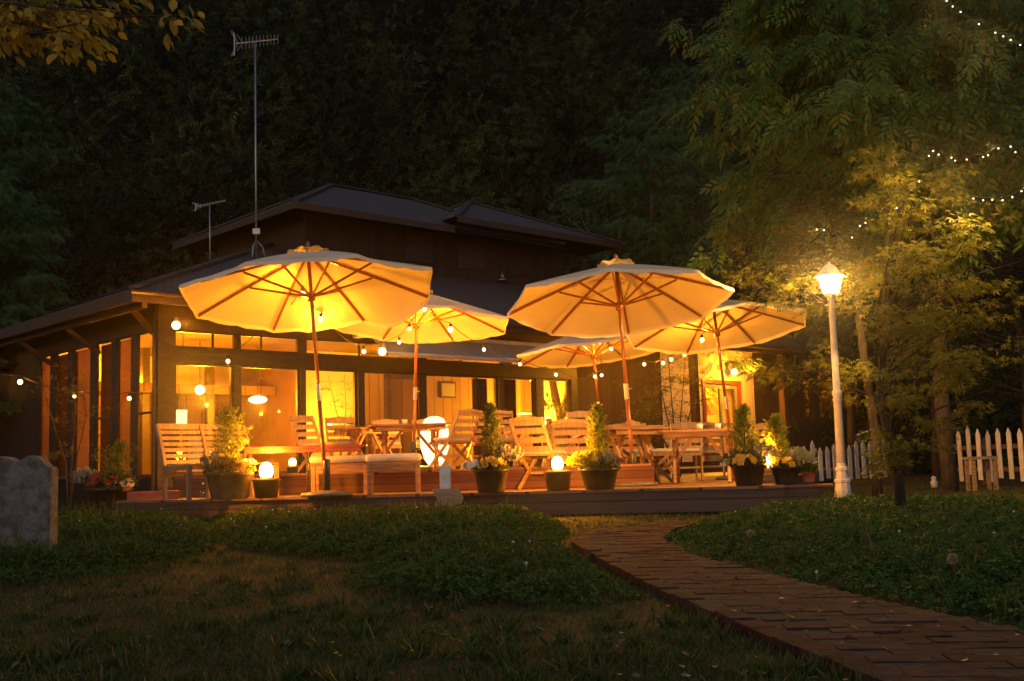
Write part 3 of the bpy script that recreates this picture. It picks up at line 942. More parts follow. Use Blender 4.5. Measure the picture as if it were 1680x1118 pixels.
part(folds(7.7, 8.1, 0.4, FL + .02, HD - .02, 5), "curtain", M['curtain'], smooth=True)
# room behind door & right window
part(MB().span((13.3, 1.6, FL), (19.0, 1.7, 3.3)), "inner_wall", M['inner_pale'])
part(MB().span((19.1, 1.6, FL), (23.9, 1.7, 3.3)), "inner_wall", M['inner_brown'])
part(MB().span((19.0, 0.14, FL), (19.1, 1.7, 3.3)), "inner_wall", M['inner_brown'])
part(MB().span((13.2, 0.14, FL), (13.3, 1.7, 3.3)), "inner_wall", M['inner_pale'])
part(MB().span((23.9, 0.0, 0), (24, 8, 3.3)), "side_wall", M['wall_dark'])
sh = MB()
for z in (1.0, 1.45, 1.9, 2.35): sh.span((d0 - .1, 1.3, z), (d1 + .6, 1.58, z + .03))
part(sh, "shelf", M['teak'])

# roofs with UVs in metres
def roof_mesh(name, polys, m, parent, thick=0.12):
    vs = []; fs = []; uvs = []
    for poly in polys:
        P = [Vector(p) for p in poly]
        nrm = (P[1] - P[0]).cross(P[-1] - P[0]).normalized()
        if nrm.z < 0:
            P = P[::-1]; nrm = -nrm
        h = Vector((0, 0, 1)).cross(nrm)
        h = h.normalized() if h.length > .01 else Vector((1, 0, 0))
        s_ = nrm.cross(h)
        n = len(vs)
        vs += [tuple(p) for p in P]
        fs.append(tuple(range(n, n + len(P)))); uvs += [(p.dot(h), p.dot(s_)) for p in P]
        n = len(vs)
        vs += [tuple(p - Vector((0, 0, thick))) for p in P][::-1]
        fs.append(tuple(range(n, n + len(P)))); uvs += [(0, 0)] * len(P)
    me = bpy.data.meshes.new(name); me.from_pydata(vs, [], fs); me.materials.append(m)
    uv = me.uv_layers.new(name="UVMap")
    k = 0
    for pgn in me.polygons:
        for li in pgn.loop_indices:
            uv.data[li].uv = uvs[me.loops[li].vertex_index]
    o = bpy.data.objects.new(name, me); col.objects.link(o); o.parent = parent
    return o
k = 0.39
ex, ey = -0.9, -1.0
XR = 24.8
def hip(x0, x1, y0, y1, z, k, name, thick=0.1, over=None):
    d = (y1 - y0) / 2; yr = y0 + d; zr = z + k * d
    if x1 - x0 > 2 * d:
        a, b = (x0 + d, yr, zr), (x1 - d, yr, zr)
        polys = [[(x0, y0, z), (x1, y0, z), b, a], [(x1, y1, z), (x0, y1, z), a, b], [(x0, y1, z), (x0, y0, z), a], [(x1, y0, z), (x1, y1, z), b]]
    else:
        a = ((x0 + x1) / 2, yr, zr)
        polys = [[(x0, y0, z), (x1, y0, z), a], [(x1, y0, z), (x1, y1, z), a], [(x1, y1, z), (x0, y1, z), a], [(x0, y1, z), (x0, y0, z), a]]
    o = roof_mesh(name, polys, M['roof'], bld, thick)
    cap_ = MB()
    if x1 - x0 > 2 * d:
        L = [((x0, y0, z), a), ((x0, y1, z), a), ((x1, y0, z), b), ((x1, y1, z), b), (a, b)]
    else:
        L = [((q, w, z), a) for q in (x0, x1) for w in (y0, y1)]
    for p, q in L: cap_.bar(Vector(p) + Vector((0, 0, .03)), Vector(q) + Vector((0, 0, .03)), 0.16, 0.05)
    cap_.build("ridge_cap", M['roof'], o)
    return o
hip(ex, XR, ey, 12.5, ZE + .02, k, "roof", 0.06)
fa = MB().span((ex, ey - .03, ZE - .20), (XR, ey, ZE + .01)).span((ex - .03, ey - .03, ZE - .20), (ex, 12.5, ZE + .01))
part(fa, "fascia", M['fascia'])
part(MB().span((ex, ey, 3.605), (XR, 0.0, 3.625)).span((ex, 0.0, 3.605), (0.0, 12.3, 3.625)), "soffit", M['soffit'])
# purlin and braces under the left eave
part(MB().bar((ex + .25, ey + .1, 3.44), (ex + .25, 8.0, 3.44), 0.09, 0.12), "purlin", M['beam'])
part(MB().bar((ex + .25, ey + .55, 3.40), (-0.01, 0.12, 3.10), 0.08, 0.08), "brace", M['beam'])
for yy in (2.4, 4.8): part(MB().bar((ex + .25, yy, 3.38), (-0.02, yy, 2.95), 0.08, 0.08), "brace", M['beam'])
gut = MB().tube([(ex - .08, ey - .08, 3.60), (XR, ey - .08, 3.60)], 0.045, 8)
part(gut, "gutter", M['frame'])
# drain pipe on the corner
part(MB().tube([(-0.06, -0.02, 0.1), (-0.06, -0.02, 3.5)], 0.035, 8), "drain_pipe", M['frame'])
# upper storey
part(MB().span((5.6, 4.0, 4.4), (15.0, 8.2, 6.75)), "upper_storey_wall", M['wall_dark'])
for x in (8.6, 10.4, 12.2): part(MB().span((x, 3.96, 5.9), (x + .9, 3.995, 6.6)), "upper_window", M['frame'])
hip(4.75, 13.5, 3.0, 9.0, 6.70, 0.48, "upper_roof", 0.09)
hip(9.5, 15.9, 2.9, 9.3, 6.98, 0.44, "upper_roof", 0.09)
part(MB().span((4.75, 2.97, 6.55), (9.46, 3.0, 6.71)).span((4.72, 2.97, 6.55), (4.75, 9, 6.71)).span((9.47, 2.87, 6.82), (15.9, 2.9, 6.99)), "fascia", M['fascia'])
# annex roof
hip(-3.0, -0.2, 6.6, 12.4, 3.1, 0.3, "annex_roof", 0.08)

# awning
e = empty("awning", wloc(0, 0, 0), A0, "rolled-out beige canvas awning above the glazed wall", "awning")
a0, a1 = wp(600, 549, -.3)[0], wp(900, 571, -.3)[0]
MB().span((a0, -.36, 3.27), (a1, -.24, 3.37)).build("roller_case", M['plastic_white'], e, bevel=0.02)
MB().span((a0 - .16, -.42, 3.22), (a0, -.06, 3.44)).build("end_cap", M['plastic_white'], e, bevel=0.02)
MB().span((a0 + .2, -.24, 3.30), (a0 + .28, -.03, 3.36)).span((a1 - .3, -.24, 3.30), (a1 - .22, -.03, 3.36)).build("bracket", M['plastic_white'], e)
c_ = MB(); nn = 24
vs = []
for i in range(nn + 1):
    x = a0 + .05 + (a1 - a0 - .1) * i / nn
    for j in range(9):
        t = j / 8
        vs.append((x, -.34 - .62 * t, 3.29 - .43 * t - .03 * math.sin(math.pi * t) + .006 * math.sin(i * 1.3)))
    vs.append((x, -.965, 2.80)); 
c_.add(vs, [(i * 10 + j, (i + 1) * 10 + j, (i + 1) * 10 + j + 1, i * 10 + j + 1) for i in range(nn) for j in range(9)])
co = c_.build("canopy", M['canvas'], e, smooth=False)
sm = co.modifiers.new("thick", 'SOLIDIFY'); sm.thickness = 0.006
MB().tube([(a0 + .05, -.96, 2.87), (a1 - .05, -.96, 2.87)], 0.018).build("front_bar", M['plastic_white'], e)
for x in (a0 + .5, a1 - .5): MB().bar((x, -.3, 3.22), (x + .25, -.62, 3.02), .03, .03).bar((x + .25, -.62, 3.02), (x, -.95, 2.85), .03, .03).build("folding_arm", M['plastic_white'], e)

# ------------------------------------------------------------------ umbrellas
def umbrella(Y_base, zb, base_px, R, H, rim, lean, spin, tilt, label, wind=0.0, stand=True, loose=None):
    """H: apex height above the deck; rim: drop from apex to rim; lean = (dx, dy) of the top"""
    b = gx(base_px, Y_base, zb)
    e = empty("parasol", b, 0, label, "parasol", "cream market parasols on the decks")
    top = Vector((lean[0], lean[1], H))
    ax = top.normalized()
    def pp(t): return top * t
    # pole in two joined lengths
    MB().tube([pp(0.06), pp(0.43)], 0.026, 12).build("lower_pole", M['pole'], e, True)
    MB().tube([pp(0.415), pp(0.985)], 0.023, 12).build("upper_pole", M['pole'], e, True)
    j = MB().tube([pp(0.385), pp(0.455)], 0.031, 12)
    j.tube([pp(0.43) + Vector((0.02, 0, 0)), pp(0.43) + Vector((0.07, -.01, 0.01))], 0.008, 6)
    j.build("pole_joint", M['brass'], e)
    if stand:
        MB().lathe([(0.30, 0), (0.31, 0.02), (0.29, 0.045), (0.12, 0.06), (0.10, 0.07)], n=32).build("base_plate", M['base'], e, True)
        MB().lathe([(0.045, 0.06), (0.045, 0.42), (0.038, 0.44)], n=16).build("base_tube", M['dark_metal'], e, True)
    # canopy frame: local axes around the tilted axis
    az = Vector((ax.x + tilt[0], ax.y + tilt[1], 1)).normalized()
    axx = Vector((1, 0, 0)); axx = (axx - az * axx.dot(az)).normalized(); ayy = az.cross(axx)
    def L(r, a, z):
        return top + axx * (r * math.cos(a)) + ayy * (r * math.sin(a)) + az * z
    nseg = 8
    def surf(a, t):
        """a in segments 0..8, t 0 apex..1 rim"""
        k = a % 1.0
        w = 1 - 4 * (k - .5) ** 2              # 1 mid-panel
        A = spin + a * 2 * math.pi / nseg
        rc = math.cos(math.pi / nseg) / math.cos((k - .5) * 2 * math.pi / nseg)
        r = R * t * rc
        z = -rim * (0.90 * t + 0.10 * t * t) - 0.02 * w * t ** 1.5
        if t > 0.9: r -= 0.008 * R * w * (t - .9) / .1
        z += w * t * (.009 * math.sin(t * 17 + A * 7 + R * 9) + .004 * math.sin(A * 23 + t * 6 + H * 5))
        if loose and int(a % 8) == loose[0]: z -= loose[1] * w * t * t; r -= .06 * w * t * t
        z += wind * math.sin(A * 2 + 1.0) * t * t + wind * 0.4 * math.sin(A * 5 + 2) * t * t
        return L(r, A, z)
    m_ = MB(); vs = []; na, ntt = 64, 12
    for i in range(na):
        for j_ in range(ntt + 1):
            t = 0.10 + 0.90 * j_ / ntt
            vs.append(surf(i / 8, t))
    fs = [(i * (ntt + 1) + j_, i * (ntt + 1) + j_ + 1, ((i + 1) % na) * (ntt + 1) + j_ + 1, ((i + 1) % na) * (ntt + 1) + j_) for i in range(na) for j_ in range(ntt)]
    m_.add(vs, fs)
    can = m_.build("canopy", M['canopy'], e, True)
    # valance strip
    m_ = MB(); vs = []
    for i in range(na):
        p = surf(i / 8, 1.0); k = (i / 8) % 1
        vs.append(p); vs.append(p - az * (0.045 + 0.01 * math.sin(i * 2.1)) + (p - top).normalized() * 0.006)
    m_.add(vs, [(2 * i, 2 * i + 1, (2 * i + 3) % (2 * na), (2 * i + 2) % (2 * na)) for i in range(na)])
    m_.build("hem", M['canopy'], can, True)
    # vent cap, slightly raised above the main cloth
    m_ = MB(); vs = [top + az * 0.035]
    for t in (0.09, 0.165):
        for i in range(32):
            A = spin + i * 2 * math.pi / 32
            rip = 0.02 * math.sin(i * math.pi / 2 + .6) * (t > .1)
            vs.append(L(R * t, A, -rim * t * 0.8 + 0.05 + rip))
    fs = [(0, 1 + i, 1 + (i + 1) % 32) for i in range(32)] + [(1 + i, 33 + i, 33 + (i + 1) % 32, 1 + (i + 1) % 32) for i in range(32)]
    m_.add(vs, fs).build("vent_cap", M['canopy'], can, True)
    MB().lathe([(0.012, 0), (0.035, 0.01), (0.022, 0.04), (0.034, 0.06), (0.02, 0.09), (0.004, 0.10)], n=12).build("finial", M['pole'], e, True).location = top + az * 0.03
    # ribs and struts
    hub2 = top - ax * (rim * 0.5 + 0.30)
    MB().tube([hub2 - ax * 0.05, hub2 + ax * 0.05], 0.05, 12).build("hub", M['pole'], e, True)
    MB().tube([top - ax * 0.10, top - ax * 0.02], 0.05, 12).build("crown_hub", M['pole'], e, True)
    for i in range(8):
        pts = [surf(i, t) - az * 0.028 for t in (0.03, .25, .5, .75, .985)]
        rb = MB()
        for a_, b_ in zip(pts[:-1], pts[1:]): rb.bar(a_, b_, 0.022, 0.028, az)
        rb = rb.build("rib", M['pole'], e)
        q = surf(i, 0.52) - az * 0.05
        MB().bar(hub2, q, 0.018, 0.024, az).build("strut", M['pole'], rb)
    return e, top, b, az
UM = []
UM.append(umbrella(13.6, .281, 536, 1.56, 2.95, 0.52, (-0.19, -0.05), 0.50, (-0.02, 0.135), "large leftmost cream parasol in front of the low red table, its right flap sagging", wind=0.03, loose=(0, .20)))
UM.append(umbrella(17.6, .561, 679, 1.54, 2.80, 0.50, (0.10, 0.0), 0.45, (0.02, 0.07), "cream parasol behind the leftmost one, standing over the picnic tables before the beige awning", wind=0.02))
UM.append(umbrella(14.5, .281, 1041, 1.46, 2.86, 0.52, (-0.13, -0.02), 0.61, (0.02, 0.165), "cream parasol right of centre in front of the long table, in the front row", wind=0.02))
UM.append(umbrella(17.4, .281, 1207, 1.46, 2.78, 0.46, (-0.22, 0.0), 0.17, (0.03, 0.13), "rightmost cream parasol, nearest the white lamp post", wind=0.015))
UM.append(umbrella(19.8, .561, 991, 1.42, 2.40, 0.42, (-0.14, 0.0), 0.30, (-0.02, 0.05), "smallest and farthest cream parasol, tucked under the front-row one right of centre", wind=0.015))

# ------------------------------------------------------------------ bulbs and string lights
def catenary(a, b, sag, n=10):
    a, b = Vector(a), Vector(b)
    return [a.lerp(b, i / n) - Vector((0, 0, sag * 4 * (i / n) * (1 - i / n))) for i in range(n + 1)]
BULB_P = 9.0
def bulb(parent, p, r=0.028, power=BULB_P, mkey='bulb'):
    s = MB(); s.lathe([(0.012, 0.03), (0.02, 0.035), (0.02, 0.075), (0.01, 0.085)], c=p, n=10).build("socket", M['cable'], parent)
    o = MB().sphere(p, r * .78, 14, (1, 1, 1.08)).build("bulb", M[mkey], parent, True)
    if power:
        lamp("bulb_light", parent, Vector(p) - Vector((0, 0, r * 1.6)), power, WARM, 0.03)
    return o
def string_light(pts, label, sag=0.12, powers=None, radii=None, ends=()):
    e = empty("string_light", (0, 0, 0), 0, label, "string lights")
    w = MB()
    P = [Vector(p) + Vector((0, 0, 0.10)) for p in pts]
    chain = list(ends[:1]) + P + list(ends[1:])
    for a, b in zip(chain[:-1], chain[1:]):
        w.tube(catenary(a, b, sag * min(1, (Vector(b) - Vector(a)).length / 2)), 0.006, 5)
    w.build("wire", M['cable'], e)
    for i, p in enumerate(pts):
        pw = powers[i] if powers else BULB_P
        rr = radii[i] if radii else 0.028
        bulb(e, Vector(p), rr, pw)
    return e
T = [(t, b) for (_, t, b, _) in UM]
def apex(i): return T[i][1] + T[i][0]
A_ = [at(374, 593, 15.6), at(438, 539, 16.2), at(497, 482, 13.75)]
string_light(A_, "string of bulbs from the corner pillar up under the leftmost parasol", powers=[4, 3.5, 17], radii=[.035, .028, .035], ends=(wloc(-0.05, -0.1, 3.0), apex(0) - Vector((0, 0, .5))))
B_ = [at(526, 524, 14.6), at(597, 577, 17.0), at(655, 562, 17.0), at(672, 540, 17.3), at(697, 508, 17.5), at(739, 541, 16.6), at(794, 574, 17.5), at(853, 598, 18.6), at(912, 615, 19.2)]
string_light(B_, "long string of bulbs hanging below the second parasol and across the beige awning", powers=[10, 6, 4, 4, 20, 10, 4, 4, 4], radii=[.038, .04, .034, .034, .045, .05, .034, .034, .034], ends=(apex(0) - Vector((0, 0, .5)), at(960, 622, 19.6)))
C_ = [at(976, 618, 19.5), at(987, 616, 19.9), at(985, 562, 19.7), at(1003, 573, 19.7)]
string_light(C_, "short string of four bulbs around the pole of the farthest parasol", powers=[4, 3, 10, 5], radii=[.035, .035, .035, .035], ends=(at(960, 622, 19.6), at(1030, 585, 19)))
D_ = [at(1057, 598, 26.0), at(1088, 596, 26.8), at(1101, 590, 26.9), at(1123, 582, 27.2), at(1152, 558, 17.6)]
string_light(D_, "string of bulbs rising under the rightmost parasol in front of the white boards", powers=[8, 16, 16, 22, 18], radii=[.05, .055, .055, .055, .042], ends=(at(1030, 585, 19), apex(3) - Vector((0, 0, .4))))
E_ = [at(33, 627, 17.6), at(122, 651, 17.8), at(212, 654, 17.6)]
string_light(E_, "string of three bulbs hung before the dark side windows at the far left", powers=[8, 3, 3], radii=[.05, .034, .04], ends=(at(-40, 600, 17.6), at(262, 640, 18.2)))
# bulbs with no photo-visible string: globes on the building
def wall_globe(p, r, power, label, name="wall_lamp"):
    e = empty(name, p, 0, label, "wall lamp")
    MB().sphere((0, 0, 0), r, 20).build("globe", M['bulb_big'], e, True)
    MB().lathe([(0.03, r * .9), (0.05, r * .95), (0.05, r + .05), (0.012, r + .06), (0.012, r + .10)], n=12).build("cap", M['dark_metal'], e)
    lamp("globe_light", e, (0.30, -r - .36, -0.04), power, WARM, r * .6)
    return e
wall_globe(at(289, 534, 18.6), 0.072, 26, "round globe lamp under the eave at the building's left corner")
wall_globe(at(627, 577, 17.2), 0.062, 22, "round glowing globe lamp beside the awning's left end")
def on_wall(px, py, y):
    t, z = wp(px, py, y); return wloc(t, y, z)
wall_globe(on_wall(1205, 610, -.30), 0.09, 90, "bright round lamp above the blue-grey glass door")

# ------------------------------------------------------------------ lamps inside the rooms
def pendant(p, r, sq, power, label, mkey='bulb_big'):
    e = empty("pendant_lamp", p, 0, label, "pendant lamp", "pendant lamps inside the dining room")
    MB().sphere((0, 0, 0), r, 20, sq).build("shade", M[mkey], e, True)
    MB().tube([(0, 0, r * sq[2]), (0, 0, 3.28 - p.z)], 0.008, 6).build("cord", M['cable'], e)
    lamp("pendant_light", e, (0, 0, -r * sq[2] - .08), power, WARMI, r)
    return e
pendant(on_wall(328, 640, 2.2), 0.10, (1, 1, 1), 210, "round paper pendant lamp seen through the leftmost front window")
pendant(on_wall(423, 656, 2.6), 0.20, (1, 1, .42), 210, "flat oval pendant lamp seen through the second front window")
def table_lamp(p, r, h, power, label):
    e = empty("table_lamp", p, 0, label, "table lamp")
    MB().lathe([(r * .98, 0), (r, h)], n=24).build("shade", M['shade'], e, True)
    MB().lathe([(0.09, -.36), (0.10, -.34), (0.02, -.31), (0.018, 0.0)], n=14).build("stem", M['teak'], e, True)
    lamp("lamp_light", e, (0, -r - .06, h / 2), power, WARMI, .08)
    return e
table_lamp(on_wall(297, 704, .35), 0.105, 0.34, 14, "square-looking glowing table lamp at the sill of the leftmost window")
p = on_wall(297, 704, .35)
e = empty("side_table", (p.x, p.y, FL), 0, "small wooden side table under the glowing table lamp", "side table")
MB().box((0, 0, p.z - FL - .38), (.4, .4, .03)).build("table_top", M['teak'], e)
for sx in (-.16, .16):
    for sy in (-.16, .16): MB().box((sx, sy, (p.z - FL - .395) / 2), (.035, .035, p.z - FL - .395)).build("leg", M['teak'], e)
# strong fill lamps in the right rooms (small uplights standing on sills)
def uplight(px, py, y, power, label, r=0.05, rad=.06, up=.12):
    p = on_wall(px, py, y)
    e = empty("uplight", p, 0, label, "small lamp")
    MB().lathe([(r * .7, -r), (r, -r * .3), (r * .9, r), (r * .4, r * 1.3)], n=14).build("glass", M['bulb'], e, True)
    MB().lathe([(r * .8, -r * 2), (r * .75, -r * 1.02)], n=14).build("foot", M['dark_metal'], e)
    lamp("uplight_light", e, (0, -.02, up), power, WARMI, rad)
uplight(541, 696, 2.3, 14, "small glowing lamp on the sill left of the indoor plant", .045)
uplight(577, 690, 2.2, 30, "small bright lamp beside the plant in the pale front window", .05)
uplight(897, 692, 1.6, 300, "very bright small lamp at the foot of the curtained window", .09)
uplight(917, 676, 1.8, 150, "bright lamp behind the crossed tree trunk indoors", .08)
e = pendant(on_wall(745, 560, 1.2), 0.07, (1, 1, 1), 45, "small pendant lamp hidden just above the panelled middle window")
e2 = pendant(on_wall(640, 568, 1.8), 0.07, (1, 1, 1), 28, "small pendant lamp above the brown inner door")
# lit disc table lamp near curtain
p = on_wall(860, 679, .9)
e = empty("disc_lamp", p, 0, "flat white glowing disc lamp before the brown curtain", "table lamp")
MB().lathe([(0.02, .03), (0.21, .0), (0.215, -.012), (0.02, -.014)], n=28).build("disc", M['shade'], e, True)
MB().tube([(0, 0, -.02), (0, 0, -.5)], .012, 8).build("stem", M['brass'], e)
# interior light above the door and in the right window room
for (px, py, y, pw, lb) in ((1172, 612, .9, 170, "pendant lamp inside the room behind the blue-grey door"), (1362, 620, 1.0, 45, "dim pendant lamp inside the far right window")):
    pendant(on_wall(px, py, y), 0.07, (1, 1, 1), pw, lb)
for (xx, yy, pw) in ((1.2, 1.4, 60), (1.2, 4.6, 110)):  # lamps added indoors so the side windows glow
    pendant(wloc(xx, yy, 2.75), 0.06, (1, 1, 1), pw, "small pendant lamp added to light the side windows, " + ("closest to the corner pillar" if yy < 2 else "farther along the left wing"))
# cups lit on the right sill
for i, px in enumerate((1326, 1338, 1349, 1362, 1372)):
    p = on_wall(px, 683, .3)
    o = MB().lathe([(0.03, 0), (0.045, .06), (0.045, .13)], n=12).build("sill_jar", M['brass'], None, True); o.location = (p.x, p.y, 1.80)
    tag(o, "small shiny jar in the row on the far right window's sill", "jar", "shiny jars on the far right window's sill")
MB_ = MB().span((w0 - .02, .15, 1.75), (w1 + .02, .5, 1.795)); part(MB_, "sill", M['teak'])
# crossed trunk indoors
t0, _ = wp(907, 640, 1.2); t1, _ = wp(926, 640, 1.2)
tk = MB()
tk.tube([(t0 + .45, 1.2, FL), (t0 + .25, 1.2, 1.6), (t0 - .02, 1.15, 2.5), (t0 - .2, 1.1, 3.28)], [.16, .12, .10, .09], 12)
tk.tube([(t0 + .0, 1.3, FL), (t0 + .22, 1.28, 1.5), (t0 + .55, 1.2, 2.4), (t0 + .68, 1.2, 3.28)], [.13, .12, .10, .09], 12)
o = tk.build("indoor_tree_trunk", M['teak_pale'], None, True); o.location = C0; o.rotation_euler = (0, 0, A0)
tag(o, "crossed bare orange tree trunk standing inside the rightmost front window", "tree trunk")

# ------------------------------------------------------------------ furniture
def chair(name="garden_chair", arms=False, cushion=True, W=0.46, tone='teak_pale', tilt=0.16):
    """folding slatted chair, faces -y (backrest at +y)"""
    e = empty(name)
    m = M[tone]
    sh, D, H = 0.42, 0.42, 0.88
    for s in (-1, 1):
        x = s * W / 2
        # long leg from front foot to top of the back (X fold)
        MB().bar((x, -D / 2 - .04, 0.0), (x, D / 2 - .04, sh), .022, .045).build("leg", m, e)
        MB().bar((x * .92, D / 2 + .06, 0.0), (x * .92, -D / 2 + .03, sh - .03), .022, .042).build("leg", m, e)
        MB().bar((x, D / 2 - .07, sh - .05), (x, D / 2 + .04 + tilt, H), .024, .045).build("back_post", m, e)
        if arms:
            MB().bar((x, D / 2 + .05, sh + .22), (x, -D / 2 + .02, sh + .20), .05, .024).build("armrest", m, e)
            MB().bar((x, -D / 2 + .05, sh - .02), (x, -D / 2 + .05, sh + .20), .035, .03).build("arm_post", m, e)
    sf = MB()
    for s in (-1, 1): sf.bar((s * (W / 2 - .03), -D / 2, sh - .02), (s * (W / 2 - .03), D / 2, sh - .02), .022, .04)
    sf.bar((-W / 2, -D / 2, sh - .02), (W / 2, -D / 2, sh - .02), .03, .045)
    for k in range(5): sf.bar((-W / 2, -D / 2 + .06 + k * .085, sh), (W / 2, -D / 2 + .06 + k * .085, sh), .06, .014)
    sf.build("seat", m, e)
    bs = MB()
    for k in range(4):
        t = .25 + .22 * k
        z = sh - .05 + (H - sh + .05) * t; y = D / 2 - .07 + (tilt + .11) * t - .012
        bs.bar((-W / 2 + .012, y, z), (W / 2 - .012, y, z), .016, .07 if k < 3 else .085)
    # curved crest rail
    z = H - .01; y = D / 2 + .04 + tilt
    bs.bar((-W / 2 - .01, y, z - .015), (0, y + .01, z + .012), .022, .05).bar((0, y + .01, z + .012), (W / 2 + .01, y, z - .015), .022, .05)
    bs.build("backrest", m, e)
    MB().bar((-W / 2, 0.0, .2), (W / 2, 0.0, .2), .02, .03).build("stretcher", m, e)
    if cushion:
        MB().box((0, -.01, sh + .035), (W - .02, D - .02, .055)).build("cushion", M['cushion'], e, True, bevel=0.022)
    return e
protoA = chair(); protoB = chair(arms=True, W=.52)
used = {'A': False, 'B': False}
def put_chair(px, Y, z, rz, label, kind='A', s=1.0):
    src = protoA if kind == 'A' else protoB
    c = src if not used[kind] else copy_tree(src)
    used[kind] = True
    c.location = gx(px, Y, z); c.rotation_euler = (0, 0, math.radians(rz)); c.scale = (s, s, s)
    return tag(c, label, "chair", "slatted wooden chairs around the terrace tables")
put_chair(893, 14.45, .281, 148, "slatted chair with pale cushion standing behind the middle candle lamp, its back to the left")
put_chair(741, 17.6, .561, 232, "wooden armchair in front of the glowing floor lantern", 'B', 1.0)
put_chair(521, 18.2, .561, 150, "shaded slatted chair by the second window post, left of the leftmost parasol's pole")
put_chair(566, 18.6, .561, 20, "brightly lit slatted chair between the leftmost parasol's pole and the picnic table", s=1.02)
put_chair(636, 19.6, .561, 10, "slatted chair behind the first picnic table, facing the lawn")
put_chair(826, 18.4, .561, 170, "slatted chair left of centre, directly behind the small conifer with white flowers")
put_chair(940, 15.6, .281, 175, "slatted chair tucked at the long table behind the middle candle lamp's right")
put_chair(1050, 17.6, .281, 10, "slatted chair just right of the front centre-right parasol's pole, facing the lawn", s=1.03)
put_chair(1086, 16.2, .281, 65, "slatted chair with bright cushion at the left end of the trestle table")
put_chair(1166, 18.6, .281, 170, "slatted chair behind the trestle table, half hidden below its top")
put_chair(1243, 18.9, .281, -30, "chair whose backrest alone shows between the two conifers at the right end")
put_chair(1008, 18.2, .281, 185, "slatted chair seen through the long table's legs, left of the centre-right parasol's pole")
put_chair(792, 18.9, .561, 200, "slatted chair right of the glowing floor lantern, turned half away")
put_chair(1128, 17.2, .281, 350, "slatted chair facing the lawn behind the middle of the trestle table")
put_chair(968, 18.6, .561, 15, "slatted chair on the far side of the long table, beside the farthest parasol's pole")
put_chair(700, 20.0, .561, 5, "slatted chair beyond the second picnic table, beside the glowing floor lantern")

def trestle_table(name, L, W, H, label, group="trestle tables on the terrace", tone='teak'):
    e = empty(name, label=label, cat="table", group=group)
    m = M[tone]
    tp = MB()
    nb = max(4, int(W / .11)); bw = W / nb
    for k in range(nb): tp.box((0, -W / 2 + bw * (k + .5), H - .015), (L, bw - .008, .028))
    tp.build("table_top", m, e)
    ap = MB()
    for s in (-1, 1): ap.box((0, s * (W / 2 - .06), H - .065), (L - .16, .025, .07))
    ap.build("apron", m, e)
    for s in (-1, 1):
        x = s * (L / 2 - .22)
        MB().bar((x, -W / 2 + .02, 0.0), (x, W * .16, H - .035), .04, .06).build("leg", m, e)
        MB().bar((x + .045, W / 2 - .02, 0.0), (x + .045, -W * .16, H - .035), .04, .06).build("leg", m, e)
        MB().bar((x, -W * .2, H - .10), (x, W * .2, H - .10), .035, .06).build("cross_bar", m, e)
        MB().bar((x, 0, .26), (x - s * (L / 2 - .3), 0, H - .06), .03, .045).build("brace", m, e)
    return e
def put_table(px, Y, z, rz, *a, **k):
    e = trestle_table("trestle_table", *a, **k); e.location = gx(px, Y, z); e.rotation_euler = (0, 0, math.radians(rz)); return e
put_table(606, 18.6, .561, 55, 1.15, .7, .70, "first wooden picnic table, lit from behind, right of the brightly lit chair")
put_table(672, 18.0, .561, 12, 1.25, .7, .72, "darker picnic table around the second parasol's pole")
put_table(868, 19.4, .561, 25, 1.2, .7, .70, "picnic table in front of the curtained window, left of the farthest parasol")
put_table(975, 16.4, .281, 12, 1.9, .75, .82, "long weathered table behind the middle candle lamp and the yellow-flowered pot")
put_table(1036, 15.9, .281, 30, .95, .6, .78, "short dark-topped table right behind the centre-right parasol's pole")
put_table(1152, 15.3, .281, -8, 1.15, .62, .71, "trestle table with X legs at the right end below the rightmost parasol")
for i, (px, Y, zz) in enumerate(((850, 17.9, 0), (1148, 15.3, .712), (1178, 15.25, .712), (965, 16.4, .822), (664, 18.0, .722))):
    if not zz: continue
    b_ = gx(px, Y, (.561 if px < 700 else .281) + zz)
    o = MB().lathe([(.03, 0), (.04, .004), (.045, .075), (.041, .075), (.036, .008)], n=14, cap=False).build("tea_glass", M['white_paint'], None, True); o.location = b_
    tag(o, ["", "white cup on the trestle table's left half", "white cup on the trestle table's right half", "white cup on the long table behind the middle candle lamp", "white cup on the darker picnic table by the second parasol's pole"][i], "cup", "white cups on the tables")
    o.name = "cup"
# low red-topped table with thin metal legs in front of the window at left
e = empty("red_table", gx(500, 14.2, .281), math.radians(6), "low long table with red wooden top and thin metal legs at the left", "table")
MB().box((0, 0, .60), (1.55, .5, .028)).build("table_top", M['redwood'], e, bevel=.004)
MB().box((0, -.22, .56), (1.4, .02, .05)).box((0, .22, .56), (1.4, .02, .05)).build("apron", M['redwood'], e)
for sx in (-.72, .05, .75):
    for sy in (-.2, .2): MB().tube([(sx, sy, 0), (sx, sy, .585)], .011, 8).build("leg", M['dark_metal'], e, True)
MB().tube([(-.72, -.2, .12), (-.72, .2, .12)], .008, 6).tube([(.75, -.2, .12), (.75, .2, .12)], .008, 6).build("stretcher", M['dark_metal'], e)

